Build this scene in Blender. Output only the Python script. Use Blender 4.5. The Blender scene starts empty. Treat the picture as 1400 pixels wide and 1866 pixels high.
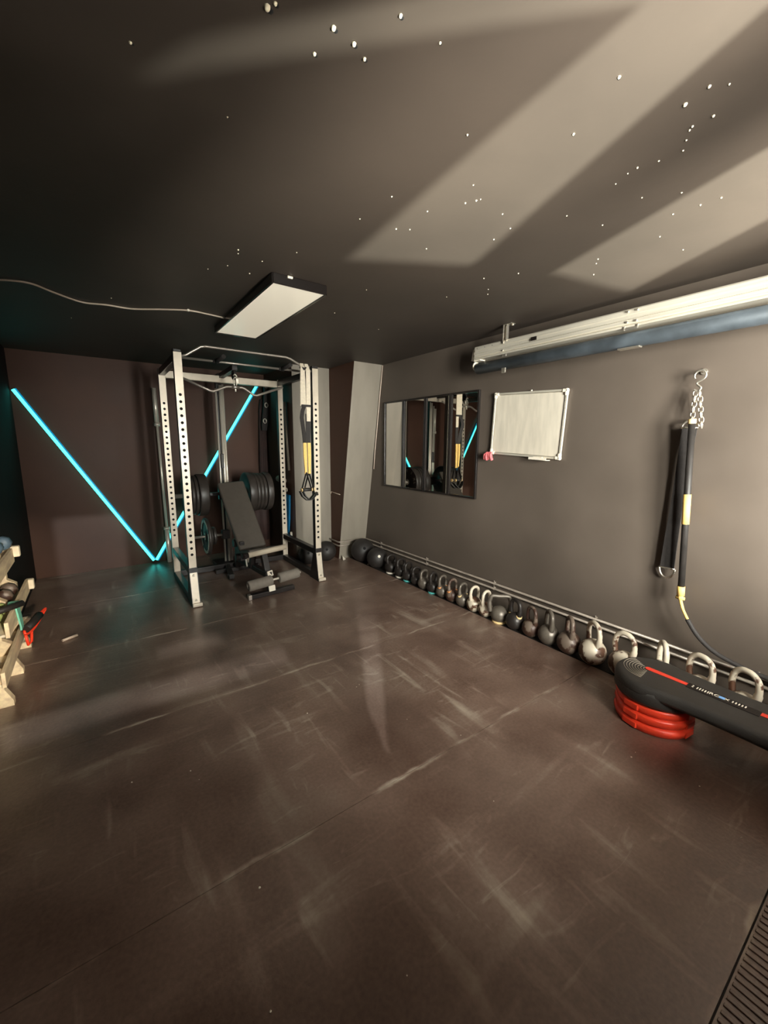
import bpy, bmesh, math, random
from mathutils import Vector, Matrix, Euler
random.seed(7)
R = math.radians
PI = math.pi
scene = bpy.context.scene
COL = scene.collection

# ------------------------------------------------------------------ camera
cam_d = bpy.data.cameras.new('camera')
cam = bpy.data.objects.new('camera', cam_d)
COL.objects.link(cam)
cam_d.sensor_fit = 'VERTICAL'
cam_d.sensor_height = 24.0
cam_d.lens = 739.18 / 1866.0 * 24.0
cam_d.clip_start = 0.01
yaw, pitch, roll = R(-35.464), R(9.531), R(0.404)
f0 = Vector((-math.sin(yaw), math.cos(yaw), 0)); r0 = Vector((math.cos(yaw), math.sin(yaw), 0)); u0 = Vector((0, 0, 1))
fw = f0 * math.cos(pitch) - u0 * math.sin(pitch)
up = u0 * math.cos(pitch) + f0 * math.sin(pitch)
ri = r0 * math.cos(roll) + up * math.sin(roll)
up2 = up * math.cos(roll) - r0 * math.sin(roll)
cam.matrix_world = Matrix(((ri.x, up2.x, -fw.x, 0), (ri.y, up2.y, -fw.y, 0), (ri.z, up2.z, -fw.z, 1.42), (0, 0, 0, 1)))
scene.camera = cam

# ------------------------------------------------------------------ view
vs = scene.view_settings
vs.view_transform = 'Standard'
vs.look = 'None'
vs.exposure = 0.0
vs.gamma = 1.0
vs.use_curve_mapping = False

# ------------------------------------------------------------------ world and lights
W = bpy.data.worlds.new('world')
scene.world = W
W.use_nodes = True
bgn = W.node_tree.nodes['Background']
bgn.inputs[0].default_value = (1.0, 0.42, 0.28, 1)
bgn.inputs[1].default_value = 0.30

def area_light(name, loc, target, sx, sy, power, color, spread=180):
    d = bpy.data.lights.new(name, 'AREA')
    d.shape = 'RECTANGLE'; d.size = sx; d.size_y = sy
    d.energy = power; d.color = color; d.spread = R(spread)
    o = bpy.data.objects.new(name, d); COL.objects.link(o)
    o.location = loc
    o.rotation_euler = (Vector(target) - Vector(loc)).to_track_quat('-Z', 'Y').to_euler()
    return o

def spot_light(name, loc, target, angle, blend, radius, power, color):
    d = bpy.data.lights.new(name, 'SPOT')
    d.spot_size = R(angle); d.spot_blend = blend; d.shadow_soft_size = radius
    d.energy = power; d.color = color
    o = bpy.data.objects.new(name, d); COL.objects.link(o)
    o.location = loc
    o.rotation_euler = (Vector(target) - Vector(loc)).to_track_quat('-Z', 'Y').to_euler()
    return o

# daylight outside the front openings of the garage, behind the camera
area_light('daylight', (0.75, -2.2, 1.60), (1.4, 3.0, 1.0), 1.5, 1.5, 1250, (0.98, 1.0, 0.92))
# sunlight thrown up from the bright ground outside on to the ceiling
spot_light('ground_bounce', (1.0, -1.6, 0.1), (2.15, 1.2, 2.3), 74, 1.0, 0.018, 2700, (0.90, 1.0, 0.92))

# unseen lamps added outside: one brightens a matting strip, one the pallet rack
spot_light('added_floor_spot', (0.40, -2.2, 1.75), (0.32, 2.7, 0.0), 38, 0.5, 0.012, 1100, (0.80, 0.95, 1.0))
spot_light('added_pallet_spot', (0.42, -1.1, 1.55), (-0.47, 3.15, 0.42), 17, 0.7, 0.04, 650, (1.0, 0.88, 0.70))
area_light('bright_ground', (1.15, -1.6, 0.08), (1.8, 0.3, 2.3), 0.8, 0.7, 1500, (1.0, 1.0, 0.9))

# ------------------------------------------------------------------ materials
def mat(name, col, rough=0.5, metal=0.0, var=0.0, vscale=6.0, bump=0.0, bscale=60.0, emit=None, estr=0.0, spec=0.5, stretch=(1, 1, 1), rvar=0.0, coat=0.0):
    m = bpy.data.materials.new(name); m.use_nodes = True
    nt = m.node_tree; b = nt.nodes['Principled BSDF']
    b.inputs['Base Color'].default_value = (*col, 1)
    b.inputs['Roughness'].default_value = rough
    b.inputs['Metallic'].default_value = metal
    b.inputs['Specular IOR Level'].default_value = spec
    b.inputs['Coat Weight'].default_value = coat
    tc = nt.nodes.new('ShaderNodeTexCoord')
    mp = nt.nodes.new('ShaderNodeMapping'); mp.inputs['Scale'].default_value = stretch
    nt.links.new(tc.outputs['Object'], mp.inputs[0])
    if var > 0 or rvar > 0:
        n = nt.nodes.new('ShaderNodeTexNoise'); n.inputs['Scale'].default_value = vscale; n.inputs['Detail'].default_value = 5
        nt.links.new(mp.outputs[0], n.inputs['Vector'])
        if var > 0:
            cr = nt.nodes.new('ShaderNodeValToRGB')
            cr.color_ramp.elements[0].position = 0.3; cr.color_ramp.elements[1].position = 0.7
            cr.color_ramp.elements[0].color = (*[c * (1 - var) for c in col], 1)
            cr.color_ramp.elements[1].color = (*[min(1, c * (1 + var)) for c in col], 1)
            nt.links.new(n.outputs['Fac'], cr.inputs[0]); nt.links.new(cr.outputs[0], b.inputs['Base Color'])
        if rvar > 0:
            mr = nt.nodes.new('ShaderNodeMapRange')
            mr.inputs[1].default_value = 0.3; mr.inputs[2].default_value = 0.7
            mr.inputs[3].default_value = max(0.02, rough - rvar); mr.inputs[4].default_value = min(1, rough + rvar)
            nt.links.new(n.outputs['Fac'], mr.inputs[0]); nt.links.new(mr.outputs[0], b.inputs['Roughness'])
    if bump > 0:
        n2 = nt.nodes.new('ShaderNodeTexNoise'); n2.inputs['Scale'].default_value = bscale; n2.inputs['Detail'].default_value = 4
        nt.links.new(mp.outputs[0], n2.inputs['Vector'])
        bp = nt.nodes.new('ShaderNodeBump'); bp.inputs['Strength'].default_value = bump; bp.inputs['Distance'].default_value = 0.01
        nt.links.new(n2.outputs['Fac'], bp.inputs['Height']); nt.links.new(bp.outputs[0], b.inputs['Normal'])
    if emit:
        b.inputs['Emission Color'].default_value = (*emit, 1); b.inputs['Emission Strength'].default_value = estr
    return m

M = {}
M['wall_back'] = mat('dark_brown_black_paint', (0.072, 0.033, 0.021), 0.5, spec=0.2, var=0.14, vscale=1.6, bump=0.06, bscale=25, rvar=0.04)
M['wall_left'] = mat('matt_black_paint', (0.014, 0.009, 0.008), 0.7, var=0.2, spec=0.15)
M['wall'] = mat('black_wall_paint', (0.100, 0.077, 0.061), 0.5, var=0.16, vscale=1.6, bump=0.06, bscale=25, rvar=0.06)
M['ceil'] = mat('black_ceiling_paint', (0.053, 0.0385, 0.029), 0.6, var=0.12, vscale=2.0, bump=0.06, bscale=18)
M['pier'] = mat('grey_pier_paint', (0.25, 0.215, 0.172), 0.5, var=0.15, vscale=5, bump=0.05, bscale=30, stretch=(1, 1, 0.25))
M['steel'] = mat('grey_powder_coat', (0.60, 0.515, 0.41), 0.38, 0.25, var=0.08, vscale=14, rvar=0.06)
M['black_steel'] = mat('black_powder_coat', (0.018, 0.014, 0.013), 0.35, 0.0, var=0.2, vscale=14)
M['hole'] = mat('dark_void', (0.004, 0.003, 0.003), 0.9)
M['chrome'] = mat('chrome', (0.74, 0.67, 0.57), 0.3, 0.45)
M['zinc'] = mat('zinc', (0.70, 0.64, 0.55), 0.35, 0.9, var=0.1, vscale=40)
M['bar'] = mat('bare_steel_bar', (0.50, 0.44, 0.38), 0.35, 0.7)
M['alu'] = mat('brushed_aluminium', (0.66, 0.60, 0.50), 0.45, 0.45, var=0.12, vscale=5, stretch=(30, 0.6, 30))
M['darktube'] = mat('slate_grey_tube', (0.055, 0.065, 0.075), 0.42, 0.2, var=0.4, vscale=7)
M['rubber'] = mat('black_rubber', (0.022, 0.018, 0.016), 0.55, var=0.25, vscale=12, bump=0.1, bscale=120)
M['plate'] = mat('plate_rubber', (0.040, 0.032, 0.027), 0.42, var=0.2, vscale=10)
M['vinyl'] = mat('black_vinyl_pad', (0.085, 0.070, 0.057), 0.5, var=0.08, vscale=20, bump=0.15, bscale=300)
M['foam'] = mat('grey_foam', (0.20, 0.17, 0.14), 0.8, var=0.1, vscale=30, bump=0.2, bscale=250)
M['foam_pale'] = mat('pale_seat_edge', (0.50, 0.42, 0.32), 0.5, var=0.06)
M['white'] = mat('off_white_plastic', (0.78, 0.70, 0.58), 0.45, var=0.04)
M['board'] = mat('whiteboard_face', (0.62, 0.55, 0.45), 0.25, var=0.10, vscale=8, stretch=(1, 3, 0.6))
M['mirror'] = mat('mirror_glass', (0.80, 0.78, 0.74), 0.01, 1.0)
M['frame'] = mat('black_gloss_frame', (0.012, 0.009, 0.008), 0.2)
M['led'] = mat('led_diffuser', (0.1, 0.5, 0.45), 0.4, emit=(0.085, 0.90, 0.76), estr=2.6)
M['led_glow'] = mat('led_blue_glow', (0.02, 0.10, 0.20), 0.4, emit=(0.0, 0.22, 0.42), estr=1.0)
M['panel'] = mat('light_diffuser', (0.75, 0.70, 0.60), 0.25, emit=(0.86, 0.76, 0.58), estr=0.5)
M['pink'] = mat('pink_cloth', (0.72, 0.16, 0.17), 0.9, var=0.2, vscale=40)
M['yellow'] = mat('yellow_webbing', (0.85, 0.55, 0.16), 0.7, var=0.08, vscale=60)
M['cream_web'] = mat('cream_webbing', (0.72, 0.62, 0.48), 0.8, var=0.08, vscale=60, bump=0.2, bscale=200)
M['black_web'] = mat('black_webbing', (0.025, 0.020, 0.018), 0.75, var=0.2, vscale=60, bump=0.2, bscale=200)
M['kb_black'] = mat('black_cast_iron', (0.030, 0.024, 0.021), 0.38, 0.3, var=0.3, vscale=18, bump=0.08, bscale=80)
M['kb_grey'] = mat('worn_grey_iron', (0.15, 0.125, 0.10), 0.38, 0.4, var=0.35, vscale=14, bump=0.08, bscale=60)
def chipped(name, base, under, thr, sc):
    m = mat(name, base, 0.45, 0.1)
    nt = m.node_tree; b = nt.nodes['Principled BSDF']
    tc = nt.nodes.new('ShaderNodeTexCoord'); n = nt.nodes.new('ShaderNodeTexNoise'); n.inputs['Scale'].default_value = sc; n.inputs['Detail'].default_value = 6
    nt.links.new(tc.outputs['Object'], n.inputs['Vector'])
    cr = nt.nodes.new('ShaderNodeValToRGB'); cr.color_ramp.elements[0].position = thr; cr.color_ramp.elements[1].position = thr + 0.04
    cr.color_ramp.elements[0].color = (*under, 1); cr.color_ramp.elements[1].color = (*base, 1)
    nt.links.new(n.outputs['Fac'], cr.inputs[0]); nt.links.new(cr.outputs[0], b.inputs['Base Color'])
    return m
M['kb_cream'] = chipped('chipped_cream_paint', (0.62, 0.53, 0.41), (0.10, 0.045, 0.025), 0.40, 11)
M['kb_rust'] = chipped('rusty_iron', (0.17, 0.125, 0.095), (0.06, 0.028, 0.018), 0.47, 14)
M['orange'] = mat('orange_band', (0.75, 0.30, 0.10), 0.5)
M['teal'] = mat('teal_rubber', (0.10, 0.48, 0.45), 0.5)
M['amber'] = mat('amber_band', (0.85, 0.60, 0.28), 0.5)
M['red'] = mat('red_plastic', (0.95, 0.060, 0.022), 0.35, var=0.05)
M['red_label'] = mat('red_inlay', (0.78, 0.055, 0.03), 0.45)
M['step'] = mat('charcoal_step_plastic', (0.034, 0.029, 0.025), 0.5, var=0.15, vscale=9, bump=0.15, bscale=200)
M['ringmark'] = mat('tan_moulded_ring', (0.30, 0.25, 0.19), 0.5)
M['blue'] = mat('blue_towel', (0.01, 0.23, 0.50), 0.75, var=0.15, vscale=20)
M['lblue'] = mat('light_blue_print', (0.20, 0.42, 0.80), 0.5)
M['jacket'] = mat('brown_cloth', (0.035, 0.015, 0.012), 0.75, var=0.3, vscale=10)
M['pine'] = mat('pallet_pine', (0.88, 0.66, 0.43), 0.65, var=0.25, vscale=5, bump=0.12, bscale=30, stretch=(6, 1.2, 6))
M['pine_end'] = mat('pale_pallet_end', (0.88, 0.76, 0.56), 0.65, var=0.15, vscale=14)
M['mint'] = mat('mint_rubber', (0.25, 0.70, 0.52), 0.5)
M['lime'] = mat('lime_vinyl', (0.42, 0.50, 0.18), 0.5)
M['slate'] = mat('slate_blue_vinyl', (0.10, 0.16, 0.22), 0.5)
M['pipe'] = mat('painted_pipe', (0.26, 0.215, 0.175), 0.35, 0.2, var=0.2, vscale=12)
M['cable'] = mat('white_cable', (0.55, 0.44, 0.35), 0.45)
M['ground'] = mat('outdoor_concrete', (0.35, 0.31, 0.27), 0.9, var=0.15)

def floor_mat(name, ribs=False):
    m = bpy.data.materials.new(name); m.use_nodes = True
    nt = m.node_tree; b = nt.nodes['Principled BSDF']; L = nt.links
    geo = nt.nodes.new('ShaderNodeNewGeometry')
    def noise(scale, detail, st=(1, 1, 1), rot=0, dist=0.0):
        mp = nt.nodes.new('ShaderNodeMapping'); mp.inputs['Scale'].default_value = st; mp.inputs['Rotation'].default_value = (0, 0, rot)
        L.new(geo.outputs['Position'], mp.inputs[0])
        n = nt.nodes.new('ShaderNodeTexNoise'); n.inputs['Scale'].default_value = scale; n.inputs['Detail'].default_value = detail
        n.inputs['Distortion'].default_value = dist
        L.new(mp.outputs[0], n.inputs['Vector']); return n.outputs['Fac']
    def ramp(fac, a, c, lo=0.0, hi=1.0):
        r = nt.nodes.new('ShaderNodeMapRange'); r.inputs[1].default_value = a; r.inputs[2].default_value = c
        r.inputs[3].default_value = lo; r.inputs[4].default_value = hi; r.clamp = True
        L.new(fac, r.inputs[0]); return r.outputs[0]
    def mth(op, a, c):
        n = nt.nodes.new('ShaderNodeMath'); n.operation = op; n.use_clamp = False
        for i, v in enumerate((a, c)):
            if isinstance(v, (int, float)): n.inputs[i].default_value = v
            else: L.new(v, n.inputs[i])
        return n.outputs[0]
    cloud = ramp(noise(2.4, 8), 0.30, 0.72)
    s1 = ramp(noise(6.0, 4, (1, 0.14, 1), R(-30), 0.5), 0.58, 0.72)
    s2 = ramp(noise(7.0, 4, (0.14, 1, 1), R(24), 0.9), 0.58, 0.72)
    s3 = ramp(noise(13.0, 3, (1, 0.16, 1), R(12), 0.6), 0.60, 0.70)
    s4 = ramp(noise(16.0, 3, (0.25, 1, 1), R(-12), 1.4), 0.60, 0.72)
    scuff = mth('ADD', mth('ADD', mth('MULTIPLY', s1, 0.55), mth('MULTIPLY', s2, 0.45)), mth('ADD', mth('MULTIPLY', s3, 0.5), mth('MULTIPLY', s4, 0.4)))
    scuff = mth('MULTIPLY', scuff, ramp(noise(2.3, 4), 0.40, 0.64, 0.05, 1.0))
    fine = noise(70.0, 3)
    # crumbly pale wear along the joints, every 1.04 m
    sep = nt.nodes.new('ShaderNodeSeparateXYZ'); L.new(geo.outputs['Position'], sep.inputs[0])
    yy = mth('SUBTRACT', sep.outputs[1], 0.165 - 0.52)
    fr = mth('SUBTRACT', mth('MODULO', yy, 1.04), 0.52)
    wig = mth('MULTIPLY', mth('SUBTRACT', noise(5.0, 5), 0.5), 0.07)
    seam = ramp(mth('ABSOLUTE', mth('ADD', fr, wig), 0), 0.003, 0.014, 1.0, 0.0)
    seam = mth('MULTIPLY', seam, ramp(noise(3.5, 6), 0.47, 0.66))
    tot = mth('ADD', mth('MULTIPLY', cloud, 0.26), mth('ADD', mth('MULTIPLY', scuff, 0.62), mth('MULTIPLY', seam, 0.6)))
    tot = mth('ADD', mth('ADD', tot, 0.10), mth('MULTIPLY', mth('SUBTRACT', fine, 0.5), 0.22))
    cr = nt.nodes.new('ShaderNodeValToRGB'); e = cr.color_ramp.elements
    e[0].position = 0.0; e[0].color = (0.058, 0.024, 0.015, 1)
    e[1].position = 1.0; e[1].color = (0.56, 0.47, 0.37, 1)
    k = e.new(0.28); k.color = (0.205, 0.132, 0.099, 1)
    L.new(tot, cr.inputs[0]); L.new(cr.outputs[0], b.inputs['Base Color'])
    L.new(ramp(tot, 0.0, 0.8, 0.28, 0.48), b.inputs['Roughness'])
    b.inputs['Specular IOR Level'].default_value = 0.85
    bp = nt.nodes.new('ShaderNodeBump'); bp.inputs['Strength'].default_value = 0.25; bp.inputs['Distance'].default_value = 0.004
    L.new(mth('ADD', fine, mth('MULTIPLY', cloud, 1.5)), bp.inputs['Height']); L.new(bp.outputs[0], b.inputs['Normal'])
    return m
M['mat'] = floor_mat('worn_rubber_matting')
M['subfloor'] = mat('dark_concrete', (0.03, 0.022, 0.018), 0.7, var=0.3)

# ------------------------------------------------------------------ mesh building helpers
class MB:
    def __init__(s): s.bm = bmesh.new(); s.mi = 0
    def _tag(s, faces):
        for f in faces: f.material_index = s.mi
    def box(s, c, size, rot=None, bev=0.0, seg=2):
        b2 = bmesh.new()
        bmesh.ops.create_cube(b2, size=1.0)
        bmesh.ops.scale(b2, vec=Vector(size), verts=b2.verts)
        if bev > 0:
            bmesh.ops.bevel(b2, geom=b2.edges[:], offset=min(bev, min(size) * 0.45), segments=seg, affect='EDGES', profile=0.5)
        mtx = Matrix.Translation(Vector(c))
        if rot is not None: mtx = mtx @ (rot.to_4x4() if hasattr(rot, 'to_4x4') else Euler(rot).to_matrix().to_4x4())
        s._merge(b2, mtx); return s
    def _merge(s, b2, mtx=None):
        vm = {}
        for v in b2.verts: vm[v] = s.bm.verts.new(mtx @ v.co if mtx else v.co)
        for f in b2.faces:
            try:
                nf = s.bm.faces.new([vm[v] for v in f.verts]); nf.material_index = s.mi; nf.smooth = f.smooth
            except ValueError: pass
        b2.free()
    def bar(s, p0, p1, w, h, bev=0.003, upv=(0, 0, 1)):
        p0, p1 = Vector(p0), Vector(p1); d = p1 - p0; L = d.length; z = d.normalized()
        u = Vector(upv)
        if abs(z.dot(u)) > 0.98: u = Vector((0, 1, 0))
        x = u.cross(z).normalized(); y = z.cross(x)
        rot = Matrix((x, y, z)).transposed()
        return s.box((p0 + p1) / 2, (w, h, L), rot, bev)
    def cyl(s, p0, p1, r0, r1=None, n=20, caps=True, smooth=True):
        r1 = r0 if r1 is None else r1
        p0, p1 = Vector(p0), Vector(p1); z = (p1 - p0).normalized()
        u = Vector((0, 0, 1)) if abs(z.z) < 0.9 else Vector((0, 1, 0))
        x = u.cross(z).normalized(); y = z.cross(x)
        A = [s.bm.verts.new(p0 + (x * math.cos(2 * PI * i / n) + y * math.sin(2 * PI * i / n)) * r0) for i in range(n)]
        B = [s.bm.verts.new(p1 + (x * math.cos(2 * PI * i / n) + y * math.sin(2 * PI * i / n)) * r1) for i in range(n)]
        for i in range(n):
            f = s.bm.faces.new((A[i], A[(i + 1) % n], B[(i + 1) % n], B[i])); f.smooth = smooth; f.material_index = s.mi
        if caps:
            for q in (A[::-1], B):
                f = s.bm.faces.new(q); f.material_index = s.mi
        return s
    def lathe(s, prof, origin, axis=(0, 0, 1), n=32, closed=False):
        # prof: list of (radius, height along axis)
        z = Vector(axis).normalized(); o = Vector(origin)
        u = Vector((0, 0, 1)) if abs(z.z) < 0.9 else Vector((0, 1, 0))
        x = u.cross(z).normalized(); y = z.cross(x)
        rings = []
        for r, h in prof:
            if r < 1e-6: rings.append([s.bm.verts.new(o + z * h)])
            else: rings.append([s.bm.verts.new(o + z * h + (x * math.cos(2 * PI * i / n) + y * math.sin(2 * PI * i / n)) * r) for i in range(n)])
        pairs = list(zip(rings[:-1], rings[1:]))
        if closed: pairs.append((rings[-1], rings[0]))
        for a, b in pairs:
            for i in range(n):
                j = (i + 1) % n
                if len(a) == 1 and len(b) == 1: continue
                if len(a) == 1: vs_ = (a[0], b[j], b[i])
                elif len(b) == 1: vs_ = (a[i], a[j], b[0])
                else: vs_ = (a[i], a[j], b[j], b[i])
                f = s.bm.faces.new(vs_); f.smooth = True; f.material_index = s.mi
        return s
    def tube(s, pts, r, n=12, smooth_path=False, closed=False, flat=None):
        pts = [Vector(p) for p in pts]
        if smooth_path: pts = spline(pts, 8, closed)
        N = len(pts); rs = r if isinstance(r, (list, tuple)) else [r] * N
        if len(rs) != N: rs = [rs[int(i * (len(rs) - 1) / max(1, N - 1))] for i in range(N)]
        T = []
        for i in range(N):
            a = pts[(i - 1) % N] if (closed or i > 0) else pts[i]
            b = pts[(i + 1) % N] if (closed or i < N - 1) else pts[i]
            T.append((b - a).normalized())
        u = Vector((0, 0, 1)) if abs(T[0].z) < 0.9 else Vector((0, 1, 0))
        x = (u - T[0] * u.dot(T[0])).normalized()
        rings = []
        for i in range(N):
            x = (x - T[i] * x.dot(T[i])).normalized(); y = T[i].cross(x)
            rx = rs[i]; ry = rs[i]
            if flat: rx, ry = flat
            rings.append([s.bm.verts.new(pts[i] + x * math.cos(2 * PI * k / n) * rx + y * math.sin(2 * PI * k / n) * ry) for k in range(n)])
        rng = range(N) if closed else range(N - 1)
        for i in rng:
            a, b = rings[i], rings[(i + 1) % N]
            for k in range(n):
                f = s.bm.faces.new((a[k], a[(k + 1) % n], b[(k + 1) % n], b[k])); f.smooth = True; f.material_index = s.mi
        if not closed:
            for q in (rings[0][::-1], rings[-1]):
                f = s.bm.faces.new(q); f.material_index = s.mi
        return s
    def ribbon(s, pts, width_dir, w, t=0.003):
        # flat webbing: path of points, width along width_dir
        wd = Vector(width_dir).normalized(); pts = [Vector(p) for p in pts]
        rings = []
        for i, p in enumerate(pts):
            a = pts[max(0, i - 1)]; b = pts[min(len(pts) - 1, i + 1)]
            tn = (b - a).normalized(); nn = tn.cross(wd).normalized()
            ww = w[i] if isinstance(w, (list, tuple)) else w
            rings.append([s.bm.verts.new(p + wd * sx * ww / 2 + nn * sy * t / 2) for sx, sy in ((-1, -1), (1, -1), (1, 1), (-1, 1))])
        for a, b in zip(rings[:-1], rings[1:]):
            for k in range(4):
                f = s.bm.faces.new((a[k], a[(k + 1) % 4], b[(k + 1) % 4], b[k])); f.material_index = s.mi
        s.bm.faces.new(rings[0][::-1]).material_index = s.mi; s.bm.faces.new(rings[-1]).material_index = s.mi
        return s
    def prism(s, poly, vec):
        vec = Vector(vec)
        A = [s.bm.verts.new(Vector(p)) for p in poly]; B = [s.bm.verts.new(Vector(p) + vec) for p in poly]
        n = len(A)
        fs = [s.bm.faces.new(A[::-1]), s.bm.faces.new(B)]
        for i in range(n): fs.append(s.bm.faces.new((A[i], A[(i + 1) % n], B[(i + 1) % n], B[i])))
        s._tag(fs); return s
    def quad(s, a, b, c, d):
        f = s.bm.faces.new([s.bm.verts.new(Vector(p)) for p in (a, b, c, d)]); f.material_index = s.mi; return s
    def slot(s, i): s.mi = i; return s
    def build(s, name, mats, parent=None, label=None, bev=None):
        bm = s.bm
        bmesh.ops.recalc_face_normals(bm, faces=bm.faces[:])
        if parent is not None:
            off = Vector((0, 0, 0)); q = parent
            while q is not None: off += q.location; q = q.parent
            bmesh.ops.translate(bm, vec=-off, verts=bm.verts)
        me = bpy.data.meshes.new(name); bm.to_mesh(me); bm.free()
        for m_ in (mats if isinstance(mats, (list, tuple)) else [mats]): me.materials.append(M[m_])
        o = bpy.data.objects.new(name, me); COL.objects.link(o)
        if parent is not None: o.parent = parent
        if label: o['label'] = label
        return o

def spline(p, k=8, closed=False):
    out = []; n = len(p)
    rng = range(n) if closed else range(n - 1)
    for i in rng:
        if closed: a, b, c, d = p[(i - 1) % n], p[i], p[(i + 1) % n], p[(i + 2) % n]
        else: a, b, c, d = p[max(i - 1, 0)], p[i], p[i + 1], p[min(i + 2, n - 1)]
        for j in range(k):
            t = j / k
            out.append(0.5 * ((2 * b) + (c - a) * t + (2 * a - 5 * b + 4 * c - d) * t * t + (3 * b - a - 3 * c + d) * t ** 3))
    if not closed: out.append(p[-1])
    return out

def thing(name, label, cat, loc=(0, 0, 0), group=None):
    o = bpy.data.objects.new(name, None); COL.objects.link(o); o.empty_display_size = 0.1
    o.location = loc; o['label'] = label; o['category'] = cat
    if group: o['group'] = group
    return o
def tag(o, label, cat, group=None):
    o['label'] = label; o['category'] = cat
    if group: o['group'] = group
    return o
def shaded_side_slots(b):  # darker paint on the side faces stands in for their shade
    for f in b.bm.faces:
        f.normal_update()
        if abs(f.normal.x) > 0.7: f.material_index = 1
def struct(o, label=None):
    o['kind'] = 'structure'
    if label: o['label'] = label
    return o
def origin_to(o, loc):
    loc = Vector(loc); o.data.transform(Matrix.Translation(-loc)); o.location = loc; return o
def arc(c, r, a0, a1, n, ax=(1, 0, 0), ay=(0, 0, 1)):
    c, ax, ay = Vector(c), Vector(ax), Vector(ay)
    return [c + ax * r * math.cos(a0 + (a1 - a0) * i / n) + ay * r * math.sin(a0 + (a1 - a0) * i / n) for i in range(n + 1)]
def text_mesh(body, size, depth=0.0006):
    cu = bpy.data.curves.new('t', 'FONT'); cu.body = body; cu.size = size; cu.extrude = depth; cu.align_x = 'CENTER'; cu.align_y = 'CENTER'
    o = bpy.data.objects.new('t', cu); COL.objects.link(o)
    dg = bpy.context.evaluated_depsgraph_get()
    me = bpy.data.meshes.new_from_object(o.evaluated_get(dg))
    b2 = bmesh.new(); b2.from_mesh(me)
    bpy.data.objects.remove(o); bpy.data.curves.remove(cu); bpy.data.meshes.remove(me)
    return b2

# ================================================================== THE ROOM
XL, XR, YB, YF, HC = -0.60, 2.756, 5.42, -0.50, 2.298
b = MB(); b.box(((XL + XR) / 2, (YF + YB) / 2, -0.065), (XR - XL + 0.4, YB - YF + 0.4, 0.1)); struct(b.build('floor', 'subfloor'), 'dark concrete floor under the rubber matting')
# ceiling with its holes, screw heads and chips of bare plaster
b = MB(); b.box(((XL + XR) / 2, (YF + YB) / 2, HC + 0.06), (XR - XL + 0.4, YB - YF + 0.4, 0.12))
CH = [(0.372, 0.946, 2.4), (0.383, 0.93, 1.5), (0.502, 0.904, 2.0), (0.556, 0.909, 1.8), (0.495, 0.982, 1.5), (0.594, 0.925, 1.6), (0.603, 0.8, 1.6), (0.71, 0.795, 1.0), (0.151, 1.198, 1.2), (0.383, 1.288, 0.8), (1.118, 0.604, 1.3), (1.203, 0.768, 1.3), (1.34, 0.542, 1.8), (1.445, 0.512, 1.3), (1.325, 0.486, 1.4), (1.357, 0.455, 0.9), (1.443, 0.559, 1.1), (1.453, 0.569, 1.0), (1.49, 0.589, 0.9), (1.532, 0.611, 0.9), (1.524, 0.673, 0.9), (1.503, 0.726, 1.2), (1.689, 0.79, 0.9), (1.533, 0.807, 0.8), (1.509, 0.758, 0.8), (0.96, 0.948, 1.2), (0.96, 1.314, 1.0), (1.126, 1.309, 0.9), (1.223, 1.151, 1.2), (1.23, 1.137, 0.8), (1.203, 1.186, 1.1), (0.946, 1.507, 0.9), (1.147, 1.096, 0.9), (1.107, 1.482, 1.1), (0.631, 2.059, 1.3), (0.642, 2.099, 0.9), (1.769, 0.695, 1.0), (1.899, 0.767, 1.0), (2.05, 0.869, 1.0), (1.91, 0.683, 1.1), (1.917, 0.623, 1.0), (1.761, 0.966, 1.0), (2.266, 0.857, 0.9), (2.051, 1.132, 1.0), (2.21, 1.236, 1.1), (2.092, 1.161, 0.9), (1.582, 1.013, 1.0), (1.501, 1.301, 1.0), (1.483, 1.201, 0.9), (1.372, 1.152, 0.9), (1.156, 1.452, 0.9), (1.322, 1.538, 0.9), (0.756, 2.293, 1.2), (0.761, 2.112, 0.9), (0.637, 2.264, 0.9), (0.566, 2.365, 0.9), (1.375, 2.121, 1.0), (1.897, 2.753, 1.0), (1.429, 2.602, 1.0), (1.885, 1.459, 1.2), (1.791, 1.608, 1.1), (1.827, 1.929, 0.8), (1.932, 1.698, 0.8), (1.99, 1.751, 0.9), (0.18, 3.175, 1.3), (-0.038, 3.836, 1.3), (0.86, 1.924, 0.8)]
rc = random.Random(3)
for x, y, s_ in CH:
    r_ = 0.0038 * s_
    s_ *= 0.85; r_ *= 0.85
    b.slot(1).lathe([(0, -0.004 * s_), (r_ * 0.6, -0.003 * s_), (r_ * (0.9 + 0.2 * rc.random()), 0.0), (0, 0.001)], (x, y, HC), n=7)
    b.slot(2).lathe([(0, -0.0012), (r_ * 0.8, -0.001), (r_, 0.001)], (x + r_ * 1.1, y + r_ * 0.6, HC), n=7)
struct(b.build('ceiling', ['ceil', 'pine_end', 'hole']), 'black painted ceiling with small chips and screw heads')

b = MB(); b.box(((XL + XR) / 2, YB + 0.06, HC / 2 - 0.02), (XR - XL + 0.4, 0.12, HC + 0.04)); struct(b.build('wall_back', 'wall_back'))
b = MB(); b.box((XL - 0.06, (YF + YB) / 2, HC / 2 - 0.02), (0.12, YB - YF, HC + 0.04)); struct(b.build('wall_left', 'wall_left'))
b = MB(); b.box((XR + 0.06, (YF + YB) / 2, HC / 2 - 0.02), (0.12, YB - YF, HC + 0.04)); struct(b.build('wall_right', 'wall'))
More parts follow.
